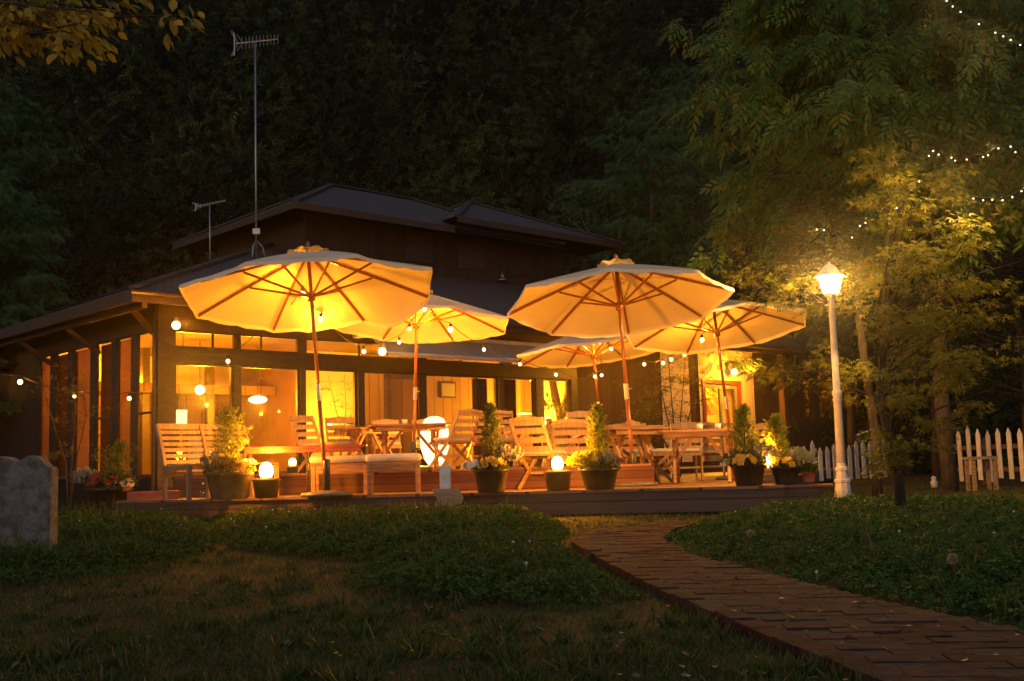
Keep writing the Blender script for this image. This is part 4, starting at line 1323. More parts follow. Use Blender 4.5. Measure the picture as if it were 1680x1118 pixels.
def bench(label, px, Y, z, rz, L=.66, D=.42):
    e = empty("cushioned_bench", gx(px, Y, z), math.radians(rz), label, "bench", "cushioned benches at the front of the deck")
    m = M['teak']
    for sx in (-1, 1):
        for sy in (-1, 1): MB().box((sx * (L / 2 - .04), sy * (D / 2 - .04), .18), (.055, .055, .36)).build("leg", m, e, bevel=.004)
    MB().box((0, -D / 2 + .03, .315), (L - .14, .025, .09)).box((0, D / 2 - .03, .315), (L - .14, .025, .09)).build("apron", m, e)
    sl = MB()
    for k in range(5): sl.box((0, -D / 2 + .05 + k * (D - .1) / 4, .372), (L, .07, .022))
    sl.build("seat", m, e)
    c_ = MB().box((0, 0, .435), (L + .02, D + .02, .10)); co = c_.build("cushion", M['cushion'], e, True, bevel=0.045)
    return e
bench("cushioned bench behind the leftmost parasol's pole, its cushion shaded", 560, 14.15, .281, 3, .72)
bench("cushioned bench left of the arrow sign, showing two pale wooden legs", 647, 13.95, .281, 4, .66)

# high-backed slatted settle at the left, seen from behind at an angle
def settle():
    e = empty("slatted_bench", gx(352, 14.2, .281), math.radians(48), "curved high-backed slatted garden bench at the left beside the pillar", "bench")
    m = M['teak_pale']
    W = 1.25
    def curve(t): return Vector((0, .30 - .16 * (1 - t) ** 0.5 * 0 + (-.10 * math.sin(math.pi * min(1, t) * .5)) + .16 * t * t, .90 * t))
    for x in (-W / 2, -0.02, W / 2):
        pts = [(x, .10 + .22 * max(0, t - .35) ** 1.3 * 1.6, .92 * t) for t in (0, .2, .4, .6, .8, 1.0)]
        b = MB()
        for p, q in zip(pts[:-1], pts[1:]): b.bar(p, q, .04, .05)
        b.build("back_post", m, e)
        MB().box((x, -.42, .2), (.045, .045, .40)).build("leg", m, e)
        MB().bar((x, -.45, .39), (x, .12, .37), .04, .05).build("seat_rail", m, e)
    bs = MB()
    for k in range(9):
        t = .34 + .64 * k / 8
        y = .10 + .22 * max(0, t - .35) ** 1.3 * 1.6
        bs.bar((-W / 2, y + .01, .92 * t), (W / 2, y + .01, .92 * t), .016, .042 if k < 8 else .07)
    bs.build("backrest", m, e)
    se = MB()
    for k in range(6): se.bar((-W / 2, -.42 + k * .095, .415), (W / 2, -.42 + k * .095, .415), .07, .018)
    se.build("seat", m, e)
settle()

# ------------------------------------------------------------------ glowing floor lantern on the upper deck
p = gx(714, 18.9, .561)
e = empty("floor_lantern", p, 0, "big egg-shaped glowing paper floor lantern behind the wooden armchair", "lantern")
MB().lathe([(0.10, .06), (0.17, .16), (0.235, .36), (0.245, .55), (0.22, .72), (0.15, .84), (0.06, .875)], n=10).build("shade", M['lantern'], e)
MB().lathe([(0.13, 0), (0.13, .03), (0.09, .055)], n=16).build("foot", M['teak'], e)
lamp("lantern_light", e, (0, -.34, .45), 60, WARM, .15)
lamp("lantern_light", e, (.34, .1, .45), 25, WARM, .15)

# ------------------------------------------------------------------ candle lamps
def candle_lamp(px, Y, z, power, label, r=.075, h=.17, stand='bucket', sw=.16, shh=.22):
    b = gx(px, Y, z)
    s = empty("lamp_bucket" if stand == 'bucket' else "lamp_crate", b, 0, "dark " + ("bucket" if stand == 'bucket' else "wooden crate") + " carrying the " + label, "bucket" if stand == 'bucket' else "crate")
    if stand == 'bucket':
        MB().lathe([(sw * .8, 0), (sw, shh * .9), (sw * 1.06, shh * .91), (sw * 1.06, shh), (sw * .9, shh)], n=24).build("body", M['pot'], s, True)
    else:
        c = MB()
        for k in range(3):
            for sy in (-1, 1): c.box((0, sy * sw * .8, .035 + k * shh / 3), (sw * 2, .015, shh / 3 - .012))
            for sx in (-1, 1): c.box((sx * sw, 0, .035 + k * shh / 3), (.015, sw * 1.55, shh / 3 - .012))
        c.build("slats", M['teak'], s)
    MB().box((0, 0, shh + .006), (sw * 1.7, sw * 1.4, .012)).build("lid", M['teak'], s)
    e = empty("candle_lamp", b + Vector((0, 0, shh + .013)), 0, label, "candle lamp", "glowing candle lamps along the deck edge")
    MB().lathe([(r * .62, 0), (r * .9, h * .18), (r, h * .45), (r * .88, h * .75), (r * .5, h * .96), (r * .3, h)], n=20).build("glass", M['flame'], e, True)
    MB().lathe([(r * .95, -.0), (r * .9, .008)], n=20).build("tray", M['brass'], e)
    lamp("candle_light", e, (0, -.0, h + .12), power, WARM, .05)
    lamp("candle_light", e, (0, -r - .06, h * .5), power * .15, WARM, .05)
    return e
candle_lamp(437, 13.55, .281, 38, "largest glowing candle lamp, beside the leftmost big flower pot", .085, .19)
candle_lamp(916, 13.2, .281, 55, "glowing candle lamp at the middle of the deck edge", .07, .16)
candle_lamp(1266, 13.1, .281, 26, "narrow glowing candle lamp between the two right-hand conifers", .05, .17, 'crate', .14, .17)
candle_lamp(480, 17.5, .561, 6, "small candle lamp farther back below the red table", .06, .12, 'bucket', .09, .10)
candle_lamp(191, 15.9, .0, 4, "small candle lamp among the flowers at the far left", .035, .14, 'crate', .13, .36)
# small saucer papers on the deck by the first lamp
o = MB().box((0, 0, .006), (.16, .12, .012)).build("folded_paper", M['cushion']); o.location = gx(478, 13.3, .282)
tag(o, "small pale folded cloth on the deck right of the largest candle lamp", "cloth")

# ------------------------------------------------------------------ potted flowers
def petals(name, C_, r, n, m, parent, size=.03, flat=.6):
    """pansies: each flower five rounded petals facing outwards"""
    cen = []; nor = []
    for _ in range(n):
        a = rng.uniform(0, 2 * math.pi); el = rng.uniform(.1, 1.2)
        d = np.array([math.cos(a) * math.cos(el), math.sin(a) * math.cos(el), math.sin(el) * flat])
        cen.append(np.array(C_) + d * r * rng.uniform(.85, 1.05)); nor.append(d / np.linalg.norm(d))
    cen = np.array(cen); nor = np.array(nor) + rng.normal(size=(n, 3)) * .25
    vs = []; fs = []
    for k in range(5):
        t = math.radians(72 * k + 10); i = len(vs)
        for (x, y, z) in ((.05, 0, 0), (.5, .42, .06), (1, .25, .12), (1, -.25, .12), (.5, -.42, .06)):
            vs.append((x * math.cos(t) - y * math.sin(t), x * math.sin(t) + y * math.cos(t), z))
        fs.append((i, i + 1, i + 2, i + 3, i + 4))
    X = np.cross(nor, unit(n)); Y = np.cross(nor, X)
    return inst(name, (vs, fs), cen, X, Y, size * rng.uniform(.8, 1.15, n), m, parent)
M['pansy_yellow'] = leaf_mat("yellow_petal", [(0.75, 0.42, 0.03), (0.80, 0.52, 0.05), (0.70, 0.34, 0.03)], .3)
M['pansy_white'] = leaf_mat("white_pansy", [(0.78, 0.74, 0.72), (0.82, 0.80, 0.78)], .3)
M['pansy_red'] = leaf_mat("red_petal", [(0.30, 0.03, 0.02), (0.42, 0.06, 0.03), (0.2, 0.02, 0.03)], .3)
M['silver'] = leaf_mat("silver_leaf", [(0.22, 0.23, 0.16), (0.32, 0.32, 0.23), (0.17, 0.19, 0.12)], .2)
M['conifer'] = leaf_mat("gold_conifer", [(0.16, 0.19, 0.015), (0.26, 0.28, 0.025), (0.38, 0.36, 0.04)], .25)
M['conifer_dark'] = leaf_mat("green_conifer", [(0.08, 0.12, 0.015), (0.14, 0.17, 0.02), (0.2, 0.2, 0.03)], .25)
M['leafy'] = leaf_mat("bedding_leaf", [(0.05, 0.09, 0.015), (0.09, 0.13, 0.02), (0.15, 0.16, 0.03)], .3)
M['lime'] = leaf_mat("lime_leaf", [(0.30, 0.34, 0.03), (0.42, 0.42, 0.04), (0.22, 0.27, 0.03)], .35)
def conifer(parent, c, h, r, n, mkey='conifer', ragged=.2):
    nt_ = int(46 + 60 * h)
    per = n // nt_
    P = []; X = []
    for k in range(nt_):
        t = (k + rng.random()) / nt_
        a = rng.uniform(0, 2 * math.pi)
        L = r * (min(1, t * 4 + .5) * (1 - t) ** 0.8 + .10) * rng.uniform(.65, 1.0 + ragged)
        d = np.array([math.cos(a), math.sin(a), rng.uniform(.7, 1.5)])
        for j in range(per):
            u = rng.uniform(.1, 1.0)
            q = np.array([c[0], c[1], c[2] + t * h * .93]) + d * L * u + rng.normal(size=3) * .014
            P.append(q); X.append(d + rng.normal(size=3) * .35)
    P = np.array(P); X = np.array(X); n = len(P)
    o = inst("conifer_foliage", ([(0, 0, 0), (.35, .10, 0), (.55, .26, 0), (.7, .08, 0), (1, 0, 0), (.7, -.08, 0), (.5, -.26, 0), (.35, -.10, 0)], [(0, 1, 2, 3, 4, 5, 6, 7)]), P, X, unit(n), rng.uniform(.025, .055, n), M[mkey], parent)
    MB().tube([(c[0], c[1], c[2] - .05), (c[0], c[1], c[2] + h * .9)], [.014, .004], 6).build("stem", M['bark'], parent)
    return o
def bush(name, parent, c, r, n, mkey, size=.035, tmpl=OVAL, zs=.7, up=.5):
    d = unit(n); d[:, 2] = np.abs(d[:, 2])
    pos = np.array(c) + d * np.array([1, 1, zs]) * r * (rng.random((n, 1)) ** .4)
    X = d + rng.normal(size=(n, 3)) * .5 + np.array([0, 0, up])
    return inst(name, tmpl, pos, X, unit(n), size * rng.uniform(.7, 1.3, n), M[mkey], parent)
FERN = ([(0, 0, 0), (.15, .05, 0), (.22, .3, .02), (.3, .06, 0), (.42, .34, .03), (.5, .06, 0), (.64, .3, .03), (.7, .05, 0), (.85, .2, 0), (1, 0, 0), (.85, -.2, 0), (.7, -.05, 0), (.64, -.3, .03), (.5, -.06, 0), (.42, -.34, .03), (.3, -.06, 0), (.22, -.3, .02), (.15, -.05, 0)],
        [(0, 1, 3, 5, 7, 9, 11, 13, 15, 17), (1, 2, 3), (3, 4, 5), (5, 6, 7), (7, 8, 9), (9, 10, 11), (11, 12, 13), (13, 14, 15), (15, 16, 17)])
def potted(px, Y, z, label, rp_, hp, pot='pot', con=None, items=()):
    e = empty("flower_pot", gx(px, Y, z), 0, label, "potted plant", "potted plants along the deck edge")
    p_ = MB().lathe([(rp_ * .74, 0), (rp_ * .78, .02), (rp_ * .97, hp * .86), (rp_ * 1.05, hp * .87), (rp_ * 1.05, hp), (rp_ * .95, hp), (rp_ * .92, hp * .93)], n=32, cap=False)
    po = p_.build("pot", M[pot], e, True)
    MB().lathe([(0.001, hp * .9), (rp_ * .93, hp * .9)], n=24, cap=False).build("soil", M['soil'], po)
    if con:
        h, r, n, mk, dx, rg = con
        conifer(e, (dx, .02, hp * .93), h, r, n, mk, rg)
    bush("foliage", e, (0, 0, hp * .9), rp_ * 1.1, 900, 'leafy', .035)
    for it in items:
        kind, dx, dy, dz, r, n, mk, size = it
        c = (dx, dy, hp + dz)
        if kind == 'f': petals("flowers", c, r, n, M[mk], e, size)
        elif kind == 's': bush("silver_leaves", e, c, r, n, mk, size, FERN, .9, .8)
        else: bush("leaves", e, c, r, n, mk, size)
    return e
potted(376, 13.45, .281, "large tan pot with feathery conifer and red flowers at the deck's left", .27, .32, 'pot_tan', (.78, .26, 2600, 'conifer', 0, .32),
       [('s', -.2, -.05, .05, 0.136, 90, 'silver', 0.077), ('f', .08, -.1, .02, .17, 41, 'pansy_red', 0.032), ('f', .2, -.12, .0, .14, 25, 'pansy_yellow', 0.032), ('f', .22, 0, .08, .1, 12, 'pansy_white', 0.034), ('l', .12, -.12, .0, .18, 400, 'lime', .03)])
potted(806, 13.15, .281, "dark pot with slim green conifer, cascading white pansies and yellow pansies in the middle", .20, .27, 'pot', (.80, .15, 2200, 'conifer_dark', .02, .25),
       [('f', -.19, -.12, .02, .13, 35, 'pansy_white', 0.041), ('f', .02, -.14, .03, .16, 38, 'pansy_yellow', 0.041), ('s', .2, 0, .06, 0.170, 114, 'silver', 0.077), ('f', -.06, 0, .14, .05, 8, 'pansy_red', 0.034), ('l', 0, -.1, .0, .2, 500, 'leafy', .035)])
potted(984, 13.1, .281, "dark pot with golden upright conifer and bright yellow-green foliage", .22, .24, 'pot', (.76, .15, 3000, 'conifer', .0, .22),
       [('l', -.17, -.05, .05, .2, 1000, 'lime', .035), ('s', .08, -.1, .02, 0.145, 102, 'silver', 0.070), ('f', .2, 0, .04, .12, 25, 'pansy_red', 0.034), ('f', -.12, -.1, .1, .12, 16, 'pansy_yellow', 0.039)])
potted(1229, 12.95, .281, "dark pot with leaning conifer and yellow pansies just left of the narrow candle lamp", .19, .24, 'pot', (.70, .17, 2600, 'conifer', -.02, .3),
       [('f', -.08, -.12, .0, .18, 35, 'pansy_yellow', 0.039), ('s', .15, -.05, .08, 0.145, 90, 'silver', 0.083), ('f', -.2, 0, .0, .1, 12, 'pansy_white', 0.034), ('l', -.1, 0, .02, .2, 500, 'leafy', .035)])
potted(1290, 13.0, .281, "dark pot with short conifer and silvery leaves just right of the narrow candle lamp", .16, .2, 'pot', (.62, .15, 2400, 'conifer', -.08, .3),
       [('f', .0, -.12, .02, .13, 28, 'pansy_yellow', 0.041), ('s', .16, -.02, .02, 0.170, 120, 'silver', 0.083), ('l', 0, 0, .02, .14, 400, 'lime', .03)])
potted(178, 15.3, .05, "dark pot of dark red flowers at the far left by the side windows", .28, .40, 'pot', (.62, .28, 1500, 'conifer_dark', .10, .4),
       [('f', -.02, -.12, .02, .27, 73, 'pansy_red', 0.039), ('s', -.26, -.05, .05, 0.170, 120, 'silver', 0.102), ('f', .22, -.1, .0, .16, 28, 'pansy_white', 0.039), ('l', .1, -.1, .02, .3, 900, 'leafy', .04)])
e = potted(1327, 13.0, .30, "tiny terracotta pot with a succulent at the very right end of the plank ledge", .085, .12, 'terracotta', None, [('l', 0, 0, .04, .09, 120, 'leafy', .05)])
# orange rose by the left pot
e = empty("orange_flower", gx(209, 14.9, 0), 0, "single orange bloom on a stalk right of the far left pot", "flower")
MB().tube([(0, 0, 0), (0.01, 0, .42)], .004, 5).build("stalk", M['stalk'], e)
petals("petals", (0, 0, .42), .035, 14, leaf_mat("orange_petal", [(0.7, 0.25, 0.06), (0.8, 0.36, 0.1)], .3), e, .04)
# wild tall grass and small flowers around the left pot
r_ = random.Random(21)
n = 260
P = scatter([(-6.4, 15.4), (-4.2, 14.9), (-3.6, 13.9), (-4.6, 13.6), (-6.6, 14.6)], n)
tag(inst("tall_weeds", ([(0, -.02, 0), (.5, -.018, .02), (1, 0, -.12), (.5, .018, .02), (0, .02, 0)], [(0, 1, 2, 3, 4)]), np.concatenate([P, np.zeros((n, 1))], 1), rng.normal(size=(n, 3)) * .2 + np.array([0, 0, 1.]), unit(n), rng.uniform(.12, .36, n), M['leafy']),
    "tall thin weeds along the left end of the deck", "weeds", kind="stuff")
# wire bottle-like ornament under the settle
e = empty("glass_bottle", gx(333, 14.0, .281), 0, "small clear bottle standing under the slatted garden bench", "bottle")
MB().lathe([(.035, 0), (.038, .02), (.038, .09), (.012, .13), (.012, .18)], n=14).build("body", M['glass'], e, True)
MB().lathe([(.014, .18), (.014, .20)], n=10).build("cap", M['brass'], e)

# ------------------------------------------------------------------ indoor and outdoor small trees
M['maple_olive'] = leaf_mat("maple_leaf", [(0.08, 0.105, 0.010), (0.13, 0.145, 0.015), (0.18, 0.17, 0.02), (0.24, 0.19, 0.025)], .4)  # olive to golden leaves, tone random per leaf
M['maple_small'] = leaf_mat("small_maple_leaf", [(0.08, 0.10, 0.02), (0.13, 0.14, 0.025), (0.2, 0.17, 0.03)], .4)
def branchy(trunks, leaf, parent, lsize, mleaf, mbark='bark', spread=.25, n_per=60, sub=7, flat=.3, tmpl=PALM, droop=-.25, thick=.02, twig_len=.5):
    """trunks: list of polylines; side branches with pads of leaves along their outer part"""
    tb = MB(); LP = []; LD = []
    rr = random.Random(len(trunks) * 7 + int(lsize * 1000))
    for pts in trunks:
        pts = [Vector(p) for p in pts]
        k = len(pts)
        tb.tube(pts, [thick * (1 - .75 * i / (k - 1)) for i in range(k)], 7)
        for _ in range(sub):
            t = rr.uniform(.35, 1.0) * (k - 1)
            i = min(int(t), k - 2); p = pts[i].lerp(pts[i + 1], t - i)
            a = rr.uniform(0, 2 * math.pi)
            L = twig_len * rr.uniform(.5, 1.1)
            q = p + Vector((math.cos(a) * L, math.sin(a) * L, L * rr.uniform(-.1, .45)))
            mid = p.lerp(q, .5) + Vector((0, 0, .06 * L))
            tb.tube([p, mid, q], [thick * .3, thick * .2, thick * .08], 5)
            for _ in range(n_per):
                s = rr.uniform(.3, 1.12)
                c = p.lerp(q, s) + Vector((rr.gauss(0, spread * .5), rr.gauss(0, spread * .5), rr.gauss(0, spread * flat * .5)))
                LP.append(c[:]); LD.append((math.cos(a) + rr.gauss(0, .7), math.sin(a) + rr.gauss(0, .7), droop + rr.gauss(0, .25)))
    tb.build("trunk", M[mbark], parent, True)
    LP = np.array(LP); LD = np.array(LD); n = len(LP)
    nr = rng.normal(size=(n, 3)) * .35 + np.array([0, 0, 1.])
    return inst("crown", tmpl, LP, LD, np.cross(nr, LD), lsize * rng.uniform(.6, 1.2, n), mleaf, parent)
# shrub maple before the white boards (px 1030-1160)
b = gx(1112, 18.3, .281)
e = empty("shrub_maple", b, 0, "multi-stemmed young maple in front of the white board wall, left of the door", "small tree")
trs = []
for dx, dy, h in ((-.55, .1, 1.5), (-.3, -.1, 1.9), (-.05, .1, 2.0), (.2, 0, 1.9), (.42, .1, 1.6), (-.8, -.1, 1.15)):
    trs.append([(dx * .08, dy * .1, 0), (dx * .25, dy * .4, h * .35), (dx * .65, dy, h * .7), (dx, dy * 1.4, h)])
branchy(trs, None, e, .05, M['maple_small'], spread=.22, n_per=42, sub=10, twig_len=.42, thick=.018)
# sapling left behind first parasol and indoor plants
b = gx(112, 17.4, 0)
e = empty("thin_sapling", b, 0, "thin dark sapling in front of the far left side windows", "small tree")
branchy([[(0, 0, 0), (-.05, 0, .8), (-.3, 0, 1.6), (-.5, 0, 2.3)], [(0, 0, 0), (.12, 0, .9), (.25, 0, 1.5), (.2, 0, 2.0)], [(0.02, 0, 0), (.0, .1, .9), (.05, .1, 1.7), (-.05, .1, 2.4)]], None, e, .045, M['maple_small'], spread=.2, n_per=22, sub=8, twig_len=.45, thick=.014)
b = on_wall(556, 700, 1.6)
e = empty("indoor_plant", (b.x, b.y, FL), 0, "slender leafy plant silhouetted inside the pale front window", "house plant")
branchy([[(0, 0, 0), (.05, 0, .9), (-.1, 0, 1.5), (-.22, 0, 2.1)], [(0, 0, 0), (.1, 0, .8), (.16, 0, 1.4), (.12, 0, 2.2)]], None, e, .06, M['conifer_dark'], spread=.14, n_per=7, sub=9, twig_len=.32, tmpl=OVAL, thick=.012)
b = on_wall(583, 700, 1.9)
e = empty("indoor_plant", (b.x, b.y, b.z - .15), 0, "small potted leafy plant on the sill at the pale window's right side", "house plant")
MB().lathe([(.05, 0), (.07, .12)], n=14).build("pot", M['terracotta'], e, True)
bush("leaves", e, (0, 0, .16), .17, 60, 'conifer_dark', .13, LANCE, 1.3, 1.0)
for px, py, lb, y_ in ((900, 680, "broad-leaved plant silhouetted in the brightest curtained window", .9), (929, 688, "feathery plant right of the crossed trunk indoors", .8)):
    b = on_wall(px, py, y_)
    e = empty("indoor_plant", (b.x, b.y, b.z - .25), 0, lb, "house plant")
    MB().lathe([(.06, 0), (.08, .14)], n=14).build("pot", M['terracotta'], e, True)
    bush("leaves", e, (0, 0, .3), .26, 90, 'conifer_dark', .12, LANCE, 1.6, .6)

# ------------------------------------------------------------------ lamp post
b = G(1384, 828)
e = empty("lamp_post", b, 0, "white cast street lamp glowing in front of the maple", "street lamp")
prof = [(.115, 0), (.11, .03), (.085, .26), (.098, .27), (.098, .30), (.078, .31), (.062, .40), (.078, .41), (.078, .44), (.06, .455), (.055, .50)]
MB().lathe(prof, n=8, ang0=math.pi / 8).build("base", M['white_paint'], e)
MB().lathe([(.055, .50), (.047, 1.25), (.058, 1.27), (.044, 1.30), (.058, 1.34), (.058, 1.37), (.042, 1.39), (.036, 2.50), (.05, 2.51), (.05, 2.54), (.03, 2.56)], n=20).build("shaft", M['white_paint'], e, True)
n6 = 6
lan = MB()
MB().lathe([(.07, 2.555), (.085, 2.57), (.085, 2.585)], n=6).build("lantern_tray", M['white_paint'], e)
gm_, nt, out = new_mat("lantern_glass")
a_ = N(nt, "ShaderNodeBsdfTransparent"); e_2 = N(nt, "ShaderNodeEmission"); e_2.inputs[0].default_value = (1, .62, .24, 1); e_2.inputs[1].default_value = 2.2
ad_ = N(nt, "ShaderNodeMixShader"); ad_.inputs[0].default_value = .35
nt.links.new(a_.outputs[0], ad_.inputs[1]); nt.links.new(e_2.outputs[0], ad_.inputs[2]); nt.links.new(ad_.outputs[0], out.inputs[0])
MB().lathe([(.088, 2.59), (.140, 2.79)], n=6, cap=False).build("lamp_glass", gm_, e)
MB().lathe([(.02, 2.59), (.045, 2.62), (.055, 2.68), (.045, 2.74), (.02, 2.77)], n=14).build("bulb", M['lamp_glass'], e, True).visible_shadow = True
fr_ = MB()
for k in range(6):
    a = 2 * math.pi * k / 6
    fr_.tube([(.092 * math.cos(a), .092 * math.sin(a), 2.585), (.146 * math.cos(a), .146 * math.sin(a), 2.805)], .007, 5)
fr_.build("lantern_frame", M['white_paint'], e)
MB().lathe([(.19, 2.795), (.185, 2.815), (.125, 2.85), (.09, 2.91), (.05, 2.945), (.02, 2.955), (.02, 2.975), (.006, 2.99)], n=6).build("lantern_roof", M['white_paint'], e)
for k in range(3):
    a = math.radians(-90 + 120 * k)
    lamp("lantern_light", e, (.07 * math.cos(a), .07 * math.sin(a), 2.75), 140, (1, .52, .11), .02)

# ------------------------------------------------------------------ arrow sign
b = G(732, 852)
e = empty("arrow_sign", b, 0, "white post with a weathered wooden arrow board pointing right, in the clover before the deck", "sign")
MB().span((-.062, -.045, 0), (.062, .045, .60)).build("post", M['white_paint'], e, bevel=.004)
pl_ = [(-.165, .125), (-.125, .235), (-.185, .345), (.12, .34), (.175, .235), (.13, .125)]
MB().prism([(x + .03, z) for x, z in pl_], -.075, -.052).build("arrow_board", M['board'], e, bevel=.003)
sc_ = MB()
r_ = random.Random(4)
for row_, (z, n_) in enumerate(((.265, 5), (.205, 4))):
    for k in range(n_):
        x = -.06 + .04 * k + r_.uniform(-.004, .004)
        sc_.bar((x, -.0765, z + r_.uniform(-.01, .01)), (x + .018, -.0765, z + r_.uniform(-.012, .012)), .0015, .004)
sc_.build("worn_marks", M['rail'], e)

# ------------------------------------------------------------------ stone slab at the left edge
b = G(36, 930)
e = MB()
top_ = [(-.75, .60), (-.55, .66), (-.42, .64), (-.30, .71), (-.20, .735), (-.12, .725), (-.065, .68), (-.04, .70), (.02, .735), (.08, .725), (.125, .665), (.135, .655), (.165, .65), (.168, 0)]
o = MB().prism([(-.75, 0)] + top_, -.09, .09).build("stone_slab", M['stone'], None, bevel=.012)
o.location = (b.x, b.y + .09, 0); o.rotation_euler = (0, 0, .08)
tag(o, "grey weathered stone slab with a scalloped top at the left edge", "stone slab")

# ------------------------------------------------------------------ picket fences and small stool
def fence(pa, pb, n, h0, h1, label, up0=.08, heights=None):
    a, b_ = Vector(pa), Vector(pb)
    ang = math.atan2(b_.y - a.y, b_.x - a.x); L = (b_ - a).length
    e = empty("picket_fence", a, ang, label, "picket fence")
    r_ = random.Random(n)
    for k in range(n):
        x = L * k / (n - 1)
        h = h0 + (h1 - h0) * k / (n - 1) + r_.uniform(-.05, .05) + (.14 if k in (3,) else 0)
        if heights: h = heights[k]
        u0 = up0 + r_.uniform(-.03, .05) + (.1 if k == 3 and not heights else 0)
        w = .065
        o = MB().prism([(-w, u0), (w, u0), (w * .98, h - .10), (0, h), (-w * .98, h - .10)], -.036, -.014).build("picket", M['picket'], e, bevel=.003)
        o.location = (x, 0, 0); o.rotation_euler = (0, r_.gauss(0, .012), 0)
    for z in (.28, .68): MB().span((-.08, -.010, z - .04), (L + .08, .03, z + .04)).build("rail", M['rail'], e)
    for x in (-.02, L * .5, L): MB().span((x - .05, .032, 0), (x + .05, .12, .85)).build("post", M['rail'], e)
    return e
fence(gx(1296, 24.5, 0), gx(1452, 26.5, 0), 14, .80, .92, "white picket fence behind the lamp post's foot")
fence(gx(1551, 22.3, 0), gx(1682, 19.6, 0), 9, .98, 1.02, "white picket fence at the far right edge behind the stool")
b = gx(1612, 17.5, 0)
e = empty("garden_stool", b, .1, "dark wooden stool standing on the grass before the right fence", "stool")
MB().box((0, 0, .50), (.42, .30, .045)).build("seat", M['weathered'], e, bevel=.004)
for sx in (-.17, .17):
    for sy in (-.1, .1): MB().box((sx, sy, .24), (.05, .05, .475)).build("leg", M['weathered'], e)
b = gx(1533, 20, 0)
o = MB().lathe([(.05, 0), (.06, .1), (.03, .13), (.05, .17), (.01, .2)], n=12).build("white_ornament", M['white_paint'], None, True); o.location = b
tag(o, "tiny white ornament on the grass between the two picket fences", "ornament")

# ------------------------------------------------------------------ antennas
def yagi(name, base, htop, L, nel, ang, label, r=.02, box=True, tri=True, pitch=.12, es=1.0):
    e = empty(name, base, 0, label, "antenna")
    MB().tube([(0, 0, .0), (-.01, 0, htop)], r, 8).build("mast", M['metal_galv'], e, True)
    c, s = math.cos(ang), math.sin(ang)
    boom = [Vector((-L * .45 * c, -L * .45 * s, htop - .05)), Vector((L * .5 * c, L * .5 * s, htop + pitch))]
    MB().tube(boom, .014, 6).build("boom", M['metal_galv'], e)
    el_ = MB()
    for k in range(nel):
        t = .16 + .84 * k / (nel - 1)
        p = boom[0].lerp(boom[1], t); hl = (.16 - .05 * t) * es
        el_.tube([p - Vector((0, 0, hl)), p + Vector((0, 0, hl))], .006, 4)
    for t, hl in ((0.0, .30 * es), (.03, .30 * es), (.13, .20 * es)):
        p = boom[0].lerp(boom[1], t)
        for q in (-1, 1):
            el_.tube([p + Vector((-.1 * c * (1 - t) + .0, 0, q * hl)), p + Vector((.03, 0, q * .02))], .009, 4)
    el_.tube([boom[0] + Vector((-.02, 0, -.28 * es)), boom[0] + Vector((-.02, 0, .25 * es))], .012, 5)
    el_.build("elements", M['metal_galv'], e)
    if box: MB().box((0.02, -.05, .62), (.16, .08, .13)).build("booster_box", M['plastic_white'], e, bevel=.01)
    if tri:
        for a in (20, 140, 260):
            a = math.radians(a)
            MB().tube([(0, 0, .42), (.13 * math.cos(a), .13 * math.sin(a), .3), (.22 * math.cos(a), .22 * math.sin(a), .0)], .014, 6).build("leg", M['metal_galv'], e, True)
    return e
b = wloc(3.85, 3.2, ZE + .02 + .39 * 4.2)
yagi("antenna_mast", b, wp(425, 72, 3.2)[1] - b.z, 1.0, 11, .25, "tall thin antenna mast with a yagi aerial and small white box on the roof")
b = wloc(2.62, 3.0, ZE + .02 + .39 * 3.5)
yagi("roof_antenna", b, wp(335, 335, 3)[1] - b.z, .62, 9, .2, "short low antenna at the left of the tall mast", .014, False, False, .10, .3)
# brass ornament at the roof ridge
t_, z_ = wp(824, 458, 3.8)
e = empty("roof_lantern", wloc(t_, 3.8, z_ - .05), 0, "small brass-coloured ornament at the top of the lower roof in front of the upper wall", "ornament")
MB().lathe([(.13, 0), (.14, .03), (.05, .06), (.06, .12), (.02, .2), (.008, .3)], n=14).build("body", M['brass'], e, True)

# ------------------------------------------------------------------ hillside forest
hx = np.linspace(-110, 110, 90); hy = np.linspace(36, 130, 60)
XX, YY = np.meshgrid(hx, hy)
def hill_z(x, y):
    t = np.clip((y - 38) / 70, 0, 1.4)
    return -0.3 + 62 * t ** 1.1 + 2.0 * np.sin(x * .12 + y * .07) * np.clip(t * 4, 0, 1) + 1.1 * np.sin(x * .31 - y * .22) * np.clip(t * 4, 0, 1)
ZZ = hill_z(XX, YY)
V = np.stack([XX, YY, ZZ], -1).reshape(-1, 3)
ny, nx = XX.shape
ii = (np.arange(ny - 1)[:, None] * nx + np.arange(nx - 1)[None, :]).ravel()
M['hill'] = mat("hill_earth", (0.02, 0.02, 0.01), 1.0, (0.012, 0.009, 0.006), .6, bump=.5, spec=0)
tag(np_mesh("hillside", V, np.stack([ii, ii + 1, ii + 1 + nx, ii + nx], 1).ravel(), np.full(len(ii), 4), M['hill'], smooth=True), kind="structure")
M['forest'] = leaf_mat("forest_leaf", [(0.012, 0.020, 0.008), (0.030, 0.043, 0.014), (0.062, 0.078, 0.024), (0.046, 0.038, 0.020)], .2, .9)
